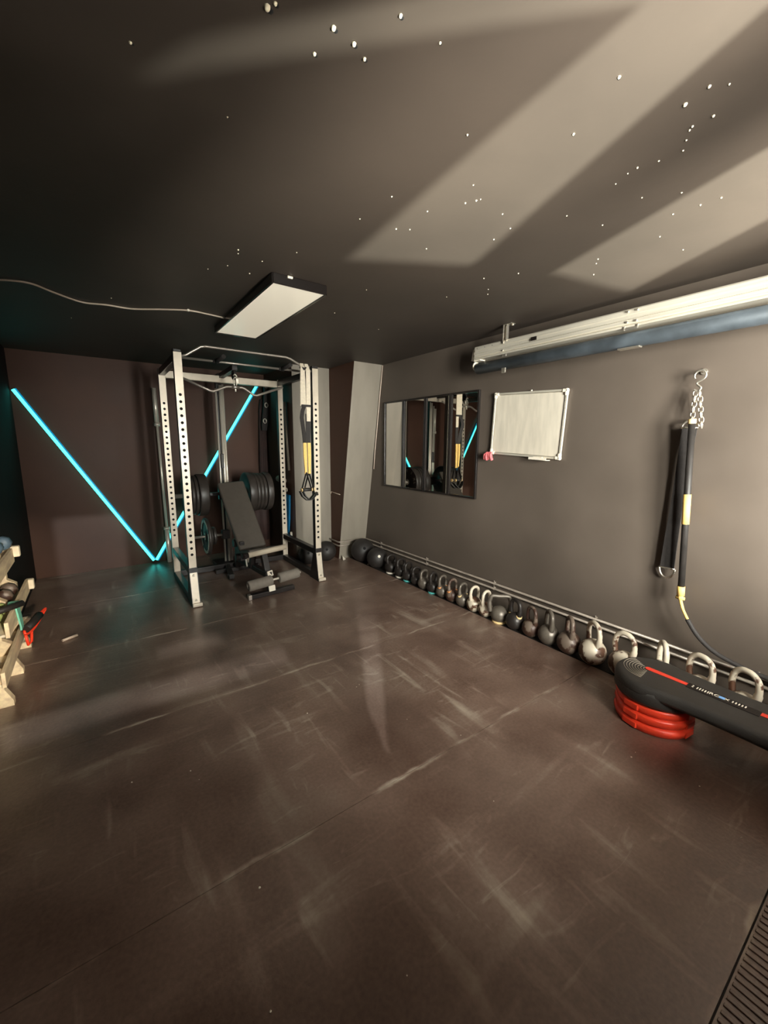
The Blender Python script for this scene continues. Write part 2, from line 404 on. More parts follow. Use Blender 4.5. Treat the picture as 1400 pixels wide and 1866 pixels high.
# front wall behind the camera, its openings and slits cut to shape the light
def wall_panel(x0, x1, z0, z1): return ((x0 + x1) / 2, YF - 0.01, (z0 + z1) / 2), (x1 - x0, 0.02, z1 - z0)
b = MB()
for a in (wall_panel(XL, 0.08, 0, HC), wall_panel(0.08, 0.60, 0, 1.10), wall_panel(0.08, 0.60, 1.138, 1.166), wall_panel(0.08, 0.35, 1.166, 1.192), wall_panel(0.48, 0.60, 1.166, 1.192),
          wall_panel(0.08, 0.60, 1.192, 1.28), wall_panel(0.08, 0.22, 1.28, 1.50), wall_panel(0.36, 0.60, 1.28, 1.50), wall_panel(0.08, 0.60, 1.50, HC), wall_panel(1.81, XR, 0, 0.83), wall_panel(0.60, XR, 2.16, HC)):
    b.box(*a)
for poly in ([(0.60, 0), (1.0, 0), (1.028, 0.79), (0.993, 1.235), (0.60, 0.823)],
             [(0.60, 0.815), (0.67, 0.89), (0.70, 0.99), (0.95, 1.29), (0.93, 2.16), (0.60, 2.16)],
             [(1.0, 0), (1.81, 0), (1.81, 0.97), (1.625, 0.935), (1.374, 0.906), (1.22, 0.86), (1.028, 0.79)],
             [(1.22, 0.86), (1.374, 0.906), (1.38, 1.27), (1.385, 2.16), (1.09, 2.16), (1.109, 1.34)],
             [(1.625, 0.935), (1.81, 0.97), (1.81, 2.16), (1.64, 2.16), (1.63, 1.22)]):
    b.prism([(x, YF, z) for x, z in poly], (0, -0.02, 0))
b.box((1.52, -1.2, 0.44), (0.46, 0.08, 0.88))  # unseen slab added outside to block the upward spot from the right opening
struct(b.build('wall_front', 'wall'), 'unseen front wall behind the camera with openings shaped for the ceiling light')
b = MB(); b.box((1.0, -2.6, -0.09), (8, 3.9, 0.1)); struct(b.build('ground', 'ground'), 'concrete ground outside the garage')

# slanted pillar in the corner, and the pier beside it
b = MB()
b.prism([(2.384, 4.31, -0.01), (2.384, 3.92, HC), (2.384, YB, HC), (2.384, YB, -0.01)], (XR - 2.384, 0, 0)); shaded_side_slots(b)

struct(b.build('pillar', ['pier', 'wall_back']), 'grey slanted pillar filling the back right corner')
b = MB(); b.box(((1.91 + 2.384) / 2, (4.5 + YB) / 2, HC / 2), (2.384 - 1.91, YB - 4.5, HC)); shaded_side_slots(b); struct(b.build('pillar', ['pier', 'wall_back']), 'grey upright pier between the rack and the slanted pillar')

# ------------------------------------------------------------------ rubber matting (loose mats, laid in strips)
names = ['under the tall rack and bench', 'across the room in front of the bench', 'across the middle of the room', 'in the near foreground', 'along the back wall beyond the rack']
edges = [(3.285, 4.325), (2.245, 3.285), (1.205, 2.245), (0.165, 1.205), (4.325, YB)]
gl = 'rubber mat strips covering the floor'
lab = ['worn black rubber mat strip the rack and bench stand on',
       'worn black rubber mat strip with pale scuffs just in front of the rack',
       'worn black rubber mat strip across the middle, up to the cream kettlebells',
       'scuffed black rubber mat strip in the near foreground beside the red step',
       'black rubber mat strip along the back wall under the glowing tubes']
for (y0, y1), l in zip(edges, lab):
    b = MB(); x1 = 2.532 if y0 < 4 else 2.38
    if y0 > 4: x1 = 1.905
    b.box(((XL + x1) / 2, (y0 + y1) / 2, -0.006), (x1 - XL - 0.004, y1 - y0 - 0.003, 0.012))
    if y0 == 3.285: b.box((2.2, 4.41, -0.006), (0.4, 0.166, 0.012))
    tag(b.build('rubber_floor_mat', 'mat'), l, 'mat', gl)
b = MB(); b.box(((2.536 + XR) / 2, (YF + 4.3) / 2, -0.0065), (XR - 2.536 - 0.004, 4.3 - YF - 0.01, 0.012))
tag(b.build('rubber_edge_strip', 'rubber'), 'narrow black rubber strip along the right wall under the kettlebells', 'mat', gl)
b = MB(); b.box(((XL + 2.5) / 2, (YF + 0.165) / 2, -0.008), (2.5 - XL, 0.165 - YF - 0.006, 0.008))
for i in range(70):
    x = 0.85 + i * 0.0235
    b.bar((x, 0.157, -0.004), (x, YF + 0.05, -0.004), 0.011, 0.008, bev=0.002)
tag(b.build('ribbed_floor_mat', 'mat'), 'ribbed black rubber mat in the bottom right corner', 'mat', gl)

# ================================================================== PIPES, CABLES
b = MB()
def pipe_obj(z, off, label):
    t = thing('heating_pipe', label, 'pipe', (2.73, 1.8, z), 'pipes along the foot of the right wall')
    b = MB(); yb = 4.31 - 0.17 * z
    b.tube([(2.735 - off, -0.3, z), (2.735 - off, 4.22 - off, z), (2.72 - off, 4.25 - off, z), (2.66, 4.25 - off, z - 0.001), (2.37, 4.25 - off, z - 0.002), (2.355 - off, 4.262 - off, z - 0.002), (2.355 - off, 4.49, z - 0.002)], 0.009, n=10)
    b.build('pipe', 'pipe', t)
    for y in (3.9, 3.068, 2.186, 1.306, 0.45):
        c = MB(); c.box((2.743 - off, y, z), (0.026, 0.012, 0.028), bev=0.003); c.cyl((2.735, y, z + 0.014), (2.735, y, z + 0.026), 0.004, n=8); c.build('pipe_clip', 'pipe', t)
pipe_obj(0.232, 0.0, 'upper of two thin painted pipes running low along right wall')
pipe_obj(0.186, 0.0, 'lower of two thin painted pipes running low along right wall')
b = MB(); b.tube([(2.748, 3.905, 2.29), (2.747, 3.95, 2.0), (2.747, 4.01, 1.6), (2.747, 4.05, 1.35), (2.747, 4.075, 1.12)], 0.006, n=8)
tag(b.build('wall_cable', 'cable'), 'thin pale cable running down beside the slanted pillar', 'cable')
b = MB(); b.tube([(2.376, 4.47, 0.83), (2.376, 4.25, 0.815)], 0.005, n=8); b.tube([(2.376, 4.47, 0.83), (2.372, 4.485, 0.80)], 0.006, n=8)
tag(b.build('tie_rod', 'cable'), 'thin pale rod between the pier and the slanted pillar', 'rod')
wire = [(-0.36, 3.20), (-0.27, 3.15), (-0.189, 3.149), (-0.098, 3.249), (0.032, 3.353), (0.16, 3.321), (0.296, 3.314), (0.445, 3.217), (0.606, 3.125), (0.735, 3.131), (0.862, 3.155)]
t = thing('ceiling_cable', 'pale cable wandering across the ceiling to the light panel', 'cable', (0.3, 3.2, 2.29))
b = MB(); b.tube([(-0.59, 3.36, 2.292)] + [(x, y, 2.291) for x, y in wire], 0.0055, n=8, smooth_path=True); b.build('cable', 'cable', t)
for x, y in ((0.606, 3.125), (0.845, 3.15)):
    b = MB(); b.box((x, y, 2.292), (0.014, 0.02, 0.014), bev=0.003); b.build('cable_clip', 'white', t)

# ceiling light panel
t = thing('ceiling_light_panel', 'slim rectangular light panel in a black frame on the ceiling', 'light', (1.0, 2.81, 2.27))
b = MB(); x0, x1, y0, y1 = 0.848, 1.158, 2.205, 3.43
for c, s_ in ((((x0 + x1) / 2, y0, 2.272), (x1 - x0, 0.012, 0.05)), (((x0 + x1) / 2, y1, 2.272), (x1 - x0, 0.012, 0.05)), ((x0, (y0 + y1) / 2, 2.272), (0.012, y1 - y0, 0.05)), ((x1, (y0 + y1) / 2, 2.272), (0.012, y1 - y0, 0.05))):
    b.box(c, s_, bev=0.002, seg=1)
b.build('frame', 'frame', t)
b = MB(); b.box(((x0 + x1) / 2, (y0 + y1) / 2, 2.256), (x1 - x0 - 0.012, y1 - y0 - 0.012, 0.006)); b.build('diffuser', 'panel', t)
b = MB(); b.box((0.94, 2.197, 2.29), (0.03, 0.012, 0.012), bev=0.003); b.build('clip', 'white', t)

# ================================================================== LED TUBES on the back wall
def led(p0, p1, label):
    t = thing('led_tube_light', label, 'light', p0, 'cyan light tubes forming a V')
    p0, p1 = Vector(p0), Vector(p1); d = (p1 - p0).normalized()
    b = MB(); b.tube([p0, p1], 0.015, n=14); b.build('diffuser_tube', 'led', t)
    b = MB(); b.bar(p0 + Vector((0, 0.021, 0)), p1 + Vector((0, 0.021, 0)), 0.030, 0.012, bev=0.002, upv=(0, 1, 0)); b.build('channel', 'frame', t)
    pn = Vector((abs(d.z), 0, -d.x * (1 if d.z > 0 else -1))); b = MB(); b.tube([p0 + pn * 0.021, p1 + pn * 0.021], 0.007, n=8); b.build('glow_strip', 'led_glow', t, 'blue glow strip')  # emissive strip added to stand in for the blue glow beside the tube
    for q in (p0 - d * 0.006, p1 + d * 0.002):
        b = MB(); b.cyl(q, q + d * 0.006, 0.0165, n=14); b.build('end_cap', 'frame', t)
led((-0.575, YB - 0.032, 1.915), (0.478, YB - 0.032, 0.036), 'glowing cyan light tube left of the rack, sloping down to the floor')
led((0.505, YB - 0.032, 0.036), (1.812, YB - 0.032, 2.165), 'glowing cyan light tube rising behind the rack and weight plates')

# ================================================================== WALL MIRRORS
ys = [3.852, 3.500, 3.148, 2.796, 2.444]
mlab = ['narrow black framed mirror nearest the slanted pillar', 'narrow black framed mirror, second from the slanted pillar',
        'narrow black framed mirror, second from the whiteboard', 'narrow black framed mirror nearest the whiteboard']
for i in range(4):
    a, c = ys[i] - 0.002, ys[i + 1] + 0.002
    z0, z1 = 0.938, 1.884
    t = thing('wall_mirror', mlab[i], 'mirror', (XR - 0.012, (a + c) / 2, z0), 'row of four narrow wall mirrors')
    b = MB(); w = 0.018
    for cc, ss in (((XR - 0.013, a - w / 2, (z0 + z1) / 2), (0.024, w, z1 - z0)), ((XR - 0.013, c + w / 2, (z0 + z1) / 2), (0.024, w, z1 - z0)),
                   ((XR - 0.013, (a + c) / 2, z0 + w / 2), (0.024, a - c - 2 * w, w)), ((XR - 0.013, (a + c) / 2, z1 - w / 2), (0.024, a - c - 2 * w, w))):
        b.box(cc, ss, bev=0.004)
    b.build('frame', 'frame', t)
    b = MB(); b.box((XR - 0.009, (a + c) / 2, (z0 + z1) / 2), (0.006, a - c - 2 * w + 0.004, z1 - z0 - 2 * w + 0.004)); b.build('glass', 'mirror', t)

# ================================================================== WHITEBOARD
def rotx(p, c, ang):
    p, c = Vector(p), Vector(c); return c + Matrix.Rotation(ang, 3, 'X') @ (p - c)
wc = Vector((XR - 0.012, 1.972, 1.576)); wr = R(2.5)
RM = Matrix.Rotation(wr, 3, 'X')
def wbox(b, dy, dz, size, dx=0.0, bev=0.003):
    return b.box(wc + RM @ Vector((dx, dy, dz)), size, RM, bev)
t = thing('whiteboard', 'small whiteboard with pale frame hung slightly crooked on the right wall', 'whiteboard', wc)
HW, HH = 0.312, 0.238
b = MB(); wbox(b, 0, 0, (0.008, HW * 2 - 0.02, HH * 2 - 0.02)); b.build('writing_surface', 'board', t)
b = MB()
for s_ in (-1, 1):
    wbox(b, 0, s_ * HH, (0.018, HW * 2, 0.016), -0.002); wbox(b, s_ * HW, 0, (0.018, 0.016, HH * 2), -0.002)
b.build('frame', 'alu', t)
for sy in (-1, 1):
    for sz in (-1, 1):
        b = MB(); wbox(b, sy * (HW - 0.012), sz * (HH - 0.002), (0.024, 0.05, 0.026), -0.004, 0.009); wbox(b, sy * (HW - 0.002), sz * (HH - 0.012), (0.024, 0.026, 0.05), -0.004, 0.009)
        b.build('corner_cap', 'white', t)
b = MB(); wbox(b, -0.16, -HH - 0.020, (0.055, 0.15, 0.005), -0.022); wbox(b, -0.16, -HH - 0.012, (0.004, 0.15, 0.018), -0.049); b.build('pen_tray', 'white', t)
b = MB(); wbox(b, -0.02, HH + 0.012, (0.010, 0.012, 0.012), 0.0, 0.003); b.build('hanger', 'white', t)
b = MB(); wbox(b, -0.155, -HH - 0.009, (0.028, 0.075, 0.018), -0.030, 0.004); o = b.build('board_eraser', 'white'); tag(o, 'white eraser lying in the tray below the whiteboard', 'eraser')
b = MB()
rp = random.Random(5); pc = wc + RM @ Vector((-0.026, HW + 0.005, -HH - 0.026))
for k in range(4):
    y_ = 0.035 - k * 0.024
    b.tube([pc + Vector((0.004, y_ * 0.5, 0.03)), pc + Vector((-0.012, y_ * 0.8, 0.012)), pc + Vector((-0.010 - 0.006 * (k % 2), y_, -0.010)), pc + Vector((-0.004, y_ * 1.1, -0.028 - 0.006 * (k % 2)))], [0.008, 0.014, 0.013, 0.007], n=8, smooth_path=True)
tag(b.build('pink_cloth', 'pink'), 'crumpled pink cloth at the lower left corner of the whiteboard', 'cloth')

# ================================================================== OVERHEAD RAIL
t = thing('overhead_rail', 'long aluminium rail with a dark tube slung under it near the ceiling', 'rail', (2.6, 1.2, 2.08))
Y0, Y1 = -0.42, 2.372
b = MB()
prof = [(2.578, 2.190), (2.572, 2.182), (2.572, 2.160), (2.578, 2.155), (2.578, 2.135), (2.570, 2.130), (2.570, 2.112), (2.576, 2.107), (2.566, 2.098), (2.566, 2.088), (2.70, 2.088), (2.70, 2.190)]
b.prism([(x, Y1, z) for x, z in prof], (0, Y0 - Y1, 0)); b.build('aluminium_profile', 'alu', t)
b = MB(); b.prism([(x, Y1, z) for x, z in ((2.585, 2.19), (2.575, 2.09), (2.70, 2.09), (2.70, 2.19))], (0, 0.012, 0)); b.prism([(2.60, Y1 + 0.012, 2.18), (2.585, Y1 + 0.012, 2.09), (2.69, Y1 + 0.012, 2.09), (2.69, Y1 + 0.012, 2.18)], (0, 0.03, 0)); b.build('end_cap', 'white', t)
b = MB()
b.lathe([(0, 0), (0.034, 0.0), (0.043, 0.012), (0.043, Y1 - Y0), (0, Y1 - Y0)], (2.618, Y1 + 0.01, 2.027), (0, -1, 0), n=24); b.build('tube', 'darktube', t)
b = MB(); b.box((2.60, Y1 - 0.03, 2.083), (0.06, 0.07, 0.008), bev=0.003); b.cyl((2.618, Y1 + 0.014, 2.05), (2.618, Y1 + 0.03, 2.05), 0.034, n=18); b.build('tube_mount', 'white', t)
b = MB(); y = 2.075
b.box((2.586, y, 2.235), (0.004, 0.034, 0.12), bev=0.001); b.box((2.575, y - 0.015, 2.235), (0.026, 0.004, 0.12), bev=0.001); b.box((2.575, y + 0.015, 2.235), (0.026, 0.004, 0.12), bev=0.001)
b.box((2.585, y - 0.02, 2.294), (0.05, 0.075, 0.006), bev=0.002); b.build('ceiling_plate', 'zinc', t) if False else b.cyl((2.59, y - 0.05, 2.28), (2.59, y - 0.05, 2.293), 0.008, n=8)
b.build('ceiling_bracket', 'zinc', t)
for zc, zh in ((1.972, 0.035), (2.078, 0.018)):
    b = MB(); b.box((2.573, y, zc), (0.012, 0.034, zh), bev=0.002); b.build('tube_clip', 'zinc', t)
for yy, zz in ((2.09, 2.17), (2.09, 2.115), (1.215, 2.175), (1.165, 2.175), (1.215, 2.118), (1.165, 2.118)):
    b = MB(); b.cyl((2.576, yy, zz), (2.563, yy, zz), 0.006, n=8); b.build('bolt', 'zinc', t)
b = MB(); b.box((2.572, 1.19, 2.081), (0.02, 0.075, 0.012), bev=0.003); b.box((2.568, 1.155, 2.088), (0.014, 0.012, 0.02), bev=0.003); b.box((2.568, 1.225, 2.084), (0.014, 0.012, 0.024), bev=0.003); b.build('tube_clamp', 'zinc', t)
b = MB(); b.box((2.60, 1.20, 1.979), (0.04, 0.12, 0.009), bev=0.002); b.build('tube_clamp', 'zinc', t)
b = MB(); b.box((2.572, 1.83, 2.15), (0.008, 0.045, 0.024), bev=0.002); b.build('socket', 'frame', t)
for k in range(7):
    b = MB(); b.cyl((2.577, 2.345 - k * 0.025, 2.172), (2.570, 2.345 - k * 0.025, 2.172), 0.0028, n=8); b.build('rivet', 'hole' if k % 3 == 0 else 'zinc', t)
# wall arms that carry the rail
for y in (2.2, 0.6, -0.2):
    b = MB(); b.box((2.728, y, 2.14), (0.058, 0.04, 0.05), bev=0.003); b.build('wall_arm', 'black_steel', t)

# ================================================================== STICK, STRAP AND CHAIN ON THE RIGHT WALL
t = thing('wall_hook', 'steel hook fixed high on the right wall holding chain and stick', 'hook', (XR, 0.868, 1.80))
b = MB(); b.tube(arc((2.700, 0.868, 1.795), 0.026, -0.6, PI + 1.2, 14, (0, 1, 0)) + [Vector((2.70, 0.88, 1.755)), Vector((2.70, 0.858, 1.73)), Vector((2.70, 0.872, 1.712)), Vector((2.70, 0.889, 1.722))], 0.0055, n=8, smooth_path=True)
b.tube([(2.70, 0.868, 1.82), (2.752, 0.868, 1.82)], 0.006, n=8); b.build('hook', 'zinc', t)
b = MB(); b.cyl((2.745, 0.868, 1.82), (2.7555, 0.868, 1.82), 0.016, n=14); b.build('wall_plate', 'zinc', t)
def chain(p0, p1, n, rlink, ph=0):
    b = MB(); p0, p1 = Vector(p0), Vector(p1)
    d = (p1 - p0); L = d.length / n; z = d.normalized()
    for i in range(n):
        c = p0 + d * ((i + 0.5) / n)
        u = Vector((1, 0, 0)) if (i + ph) % 2 else Vector((0, 1, 0))
        u = (u - z * u.dot(z)).normalized()
        pts = []
        for k in range(16):
            a = 2 * PI * k / 16
            pts.append(c + u * math.cos(a) * rlink * 1.15 + z * math.sin(a) * L * 0.66)
        b.tube(pts, 0.0036, n=6, closed=True)
    return b
tag(chain((2.70, 0.880, 1.715), (2.665, 0.868, 1.545), 6, 0.009).build('chain', 'zinc'), 'left length of steel chain from the hook to the stick', 'chain')
tag(chain((2.703, 0.862, 1.712), (2.712, 0.835, 1.52), 7, 0.009, 1).build('chain', 'zinc'), 'right length of steel chain hanging beside the stick top', 'chain')
t = thing('training_stick', 'long black training stick with yellow bands hung on the right wall', 'stick', (2.662, 0.84, 1.06))
P = lambda s_: Vector((2.664 + 0.012 * s_, 0.866 - 0.050 * s_, 1.545 - 0.985 * s_))
b = MB(); b.tube([P(0.0), P(0.93)], 0.0165, n=18); b.build('shaft', 'rubber', t)
b = MB(); b.tube([P(0.395), P(0.565)], 0.0185, n=18); b.build('band', 'yellow', t, 'yellow middle band')
b = MB(); b.tube([P(-0.02), P(0.006)], 0.019, n=18); b.build('top_cap', 'amber', t)
b = MB(); b.tube([P(0.93), P(0.985)], 0.019, n=18); b.cyl(P(0.985), P(1.01), 0.013, n=12); b.cyl(P(1.0) + Vector((0, -0.02, 0)), P(1.0) + Vector((0, 0.022, 0)), 0.009, n=10); b.build('end_fitting', 'yellow', t, 'yellow lower fitting')
b = MB(); b.tube([P(1.01), (2.668, 0.795, 0.50), (2.668, 0.765, 0.447)], [0.009, 0.008, 0.006], n=8, smooth_path=True); b.build('tether', 'yellow', t)
b = MB(); b.tube([(2.668, 0.768, 0.45), (2.668, 0.71, 0.372), (2.670, 0.63, 0.312), (2.680, 0.53, 0.278), (2.69, 0.40, 0.258), (2.69, 0.20, 0.252), (2.69, 0.0, 0.25)], 0.012, n=10, smooth_path=True); b.build('cord_sleeve', 'black_web', t)
t = thing('hanging_strap', 'long black strap with metal rings hanging beside the training stick', 'strap', (2.72, 0.92, 1.1))
b = MB(); b.ribbon([(2.722, 0.892, 1.525), (2.715, 0.897, 1.35), (2.717, 0.905, 1.1), (2.72, 0.913, 0.85), (2.722, 0.916, 0.70)], (0, 1, 0), [0.07, 0.065, 0.06, 0.068, 0.072], 0.008); b.build('webbing', 'black_web', t)
b = MB(); b.tube(arc((2.722, 0.892, 1.52), 0.040, 0.1, PI - 0.1, 14, (0, 1, 0)), 0.006, n=8); b.tube([(2.722, 0.852, 1.52), (2.722, 0.932, 1.52)], 0.006, n=8); b.build('ring', 'zinc', t)
b = MB(); b.tube(arc((2.722, 0.916, 0.705), 0.040, PI, 2 * PI, 16, (0, 1, 0), (0, 0, 1.5)), 0.006, n=8); b.tube([(2.722, 0.876, 0.705), (2.722, 0.956, 0.705)], 0.006, n=8); b.build('ring', 'zinc', t)

# ================================================================== AEROBIC STEP
t = thing('aerobic_step', 'black topped exercise step on red risers at the right edge', 'step', (2.29, 0.42, 0))
def oval(cx, cy, rx, ry, z, n=40, p=2.3):
    out = []
    for k in range(n):
        a = 2 * PI * k / n; c, s_ = math.cos(a), math.sin(a)
        out.append(Vector((cx + rx * math.copysign(abs(c) ** (2 / p), c), cy + ry * math.copysign(abs(s_) ** (2 / p), s_), z)))
    return out
def loft(b, loops, cap0=True, cap1=True, smooth=True):
    rings = [[b.bm.verts.new(p) for p in L] for L in loops]; n = len(rings[0])
    for a, c in zip(rings[:-1], rings[1:]):
        for k in range(n):
            f = b.bm.faces.new((a[k], a[(k + 1) % n], c[(k + 1) % n], c[k])); f.smooth = smooth; f.material_index = b.mi
    if cap0: b.bm.faces.new(rings[0][::-1]).material_index = b.mi
    if cap1: b.bm.faces.new(rings[-1]).material_index = b.mi
    return b
SC = (0.755, 0.085)   # y of the two rounded ends
def outline(z, grow=0.0, n=26):
    # rounded ends joined by a slightly waisted middle; long axis runs along y
    pts = []
    rx, ry, wx = 0.183 + grow, 0.185 + grow, 0.150 + grow
    for k in range(n + 1):
        a = PI * k / n; pts.append((2.29 + rx * math.cos(a), SC[0] + ry * math.sin(a)))
    for k in range(1, 12):
        u = k / 12; w_ = rx - (rx - wx) * math.sin(PI * u) ** 0.6
        pts.append((2.29 - w_, SC[0] + (SC[1] - SC[0]) * u))
    for k in range(n + 1):
        a = PI + PI * k / n; pts.append((2.29 + rx * math.cos(a), SC[1] + ry * math.sin(a)))
    for k in range(1, 12):
        u = k / 12; w_ = rx - (rx - wx) * math.sin(PI * u) ** 0.6
        pts.append((2.29 + w_, SC[1] + (SC[0] - SC[1]) * u))
    return [Vector((x, y, z)) for x, y in pts]
b = MB(); loft(b, [outline(0.196, 0.002), outline(0.212, 0.006), outline(0.235, 0.001), outline(0.247, -0.010), outline(0.250, -0.024)])
for cy in SC:
    loft(b, [oval(2.29, cy, 0.176, 0.178, 0.148, p=2), oval(2.29, cy, 0.186, 0.188, 0.165, p=2), oval(2.29, cy, 0.187, 0.189, 0.205, p=2), oval(2.29, cy, 0.180, 0.18, 0.225, p=2)])
b.build('platform', 'step', t)
for cy in SC:
    for k in range(3):
        z = 0.0 + k * 0.049
        b = MB(); loft(b, [oval(2.29, cy, 0.158, 0.160, z, p=2), oval(2.29, cy, 0.168, 0.170, z + 0.003, p=2), oval(2.29, cy, 0.176, 0.178, z + 0.034, p=2), oval(2.29, cy, 0.170, 0.172, z + 0.041, p=2), oval(2.29, cy, 0.160, 0.162, z + 0.049, p=2)])
        for a in (2.9, 4.6, 0.5):
            b.box((2.29 + 0.170 * math.cos(a), cy + 0.172 * math.sin(a), z + 0.022), (0.012, 0.075, 0.030), (0, 0, a), 0.004)
        b.build('riser', 'red', t)
b = MB()
for k in range(8):
    r_ = 0.022 + k * 0.013
    a0 = PI * 0.30; a1 = PI * 1.03
    b.tube(arc((2.30, 0.80, 0.2505), r_, a0, a1, 24, (1, 0, 0), (0, 1, 0)), 0.0016, n=5)
b.build('grip_rings', 'ringmark', t)
b = MB()
pts = [Vector((2.306, 0.80, 0.251)) + Vector((0.016 * math.cos(a), 0.016 * math.sin(a), 0)) for a in [PI * k / 8 for k in range(9)]]
b.prism(pts + [Vector((2.294, 0.628, 0.251)), Vector((2.318, 0.628, 0.251))], (0, 0, 0.0022)); b.build('inlay', 'red_label', t)
b = MB(); b.prism([(2.294, 0.35, 0.251), (2.322, 0.35, 0.251), (2.322, 0.06, 0.251), (2.294, 0.06, 0.251)], (0, 0, 0.0022)); b.build('inlay', 'red_label', t)
b = MB(); b.box((2.304, 0.488, 0.2515), (0.052, 0.275, 0.003), bev=0.0012); o = b.build('label_strip', 'frame', t)
b = MB()
for k in range(5): b.box((2.306, 0.585 - k * 0.0105, 0.2538), (0.022, 0.0045, 0.0008)); b.box((2.310, 0.450 - k * 0.0115, 0.2538), (0.018, 0.005, 0.0008))
for dx in (-0.006, 0.008): b.cyl((2.306 + dx, 0.604, 0.2532), (2.306 + dx, 0.604, 0.2542), 0.0038, n=10)
tb = text_mesh('RO', 0.030); b._merge(tb, Matrix.Translation((2.307, 0.518, 0.2538)) @ Matrix.Rotation(R(-90), 4, 'Z'))
tb = text_mesh('X', 0.026); b._merge(tb, Matrix.Translation((2.309, 0.472, 0.2538)) @ Matrix.Rotation(R(-90), 4, 'Z'))
b.build('lettering', 'white', o)
b = MB(); b.box((2.308, 0.490, 0.2540), (0.020, 0.022, 0.0012), bev=0.0005); b.build('lettering', 'lblue', o)

# ================================================================== KETTLEBELLS
def kettlebell(label, y, x, r, hh, kind='kb_black', rot=0.0, band=None, ring=None, hr=0.0135, hw=None, comp=False):
    t = thing('kettlebell', label, 'kettlebell', (x, y, 0), 'kettlebells lined up along the right wall')
    cz = r * 0.93
    b = MB(); prof = []
    for k in range(17):
        a = -PI / 2 + PI * k / 16; h = cz + r * math.sin(a)
        prof.append((r * math.cos(a), h))
    flat = r * 0.14
    prof = [(0, flat * 0.0)] + [(max(p[0], r * 0.42) if p[1] < flat else p[0], max(p[1], 0.0)) for p in prof if p[1] > -0.02]
    prof[-1] = (0, prof[-1][1])
    b.lathe(prof, (x, y, 0), n=28); b.build('body', kind, t)
    hw = hw or r * 0.74
    top = hh; base_z = cz + r * 0.62
    c, s_ = math.cos(rot), math.sin(rot)
    def L(u, z): return Vector((x + u * c, y + u * s_, z))
    if comp: path = [L(-hw, base_z - 0.02), L(-hw * 1.1, base_z + (top - base_z) * 0.5), L(-hw * 1.0, top - 0.025), L(-hw * 0.82, top), L(0, top), L(hw * 0.82, top), L(hw * 1.0, top - 0.025), L(hw * 1.1, base_z + (top - base_z) * 0.5), L(hw, base_z - 0.02)]
    else: path = [L(-hw * 0.78, base_z - 0.012), L(-hw * 1.0, base_z + (top - base_z) * 0.42), L(-hw * 0.86, base_z + (top - base_z) * 0.8), L(-hw * 0.42, top - hr * 0.3), L(0, top), L(hw * 0.42, top - hr * 0.3), L(hw * 0.86, base_z + (top - base_z) * 0.8), L(hw * 1.0, base_z + (top - base_z) * 0.42), L(hw * 0.78, base_z - 0.012)]
    b = MB(); b.tube(path, [hr * 1.25, hr * 1.05, hr, hr, hr, hr, hr, hr * 1.05, hr * 1.25], n=12, smooth_path=True); b.build('handle', kind, t)
    if band:
        for sg in (-1, 1):
            b = MB(); q = L(sg * hw * 0.80, base_z - 0.004); q2 = L(sg * hw * 0.90, base_z + 0.012)
            b.tube([q, q2], hr * 1.45, n=14); b.build('colour_band', band, t)
    if ring:
        b = MB(); b.lathe([(r * 0.50, 0.0), (r * 0.80, 0.0), (r * 0.80, 0.012), (r * 0.62, 0.020), (r * 0.50, 0.016)], (x, y, 0), n=24, closed=True); b.build('base_ring', ring, t)
    return t
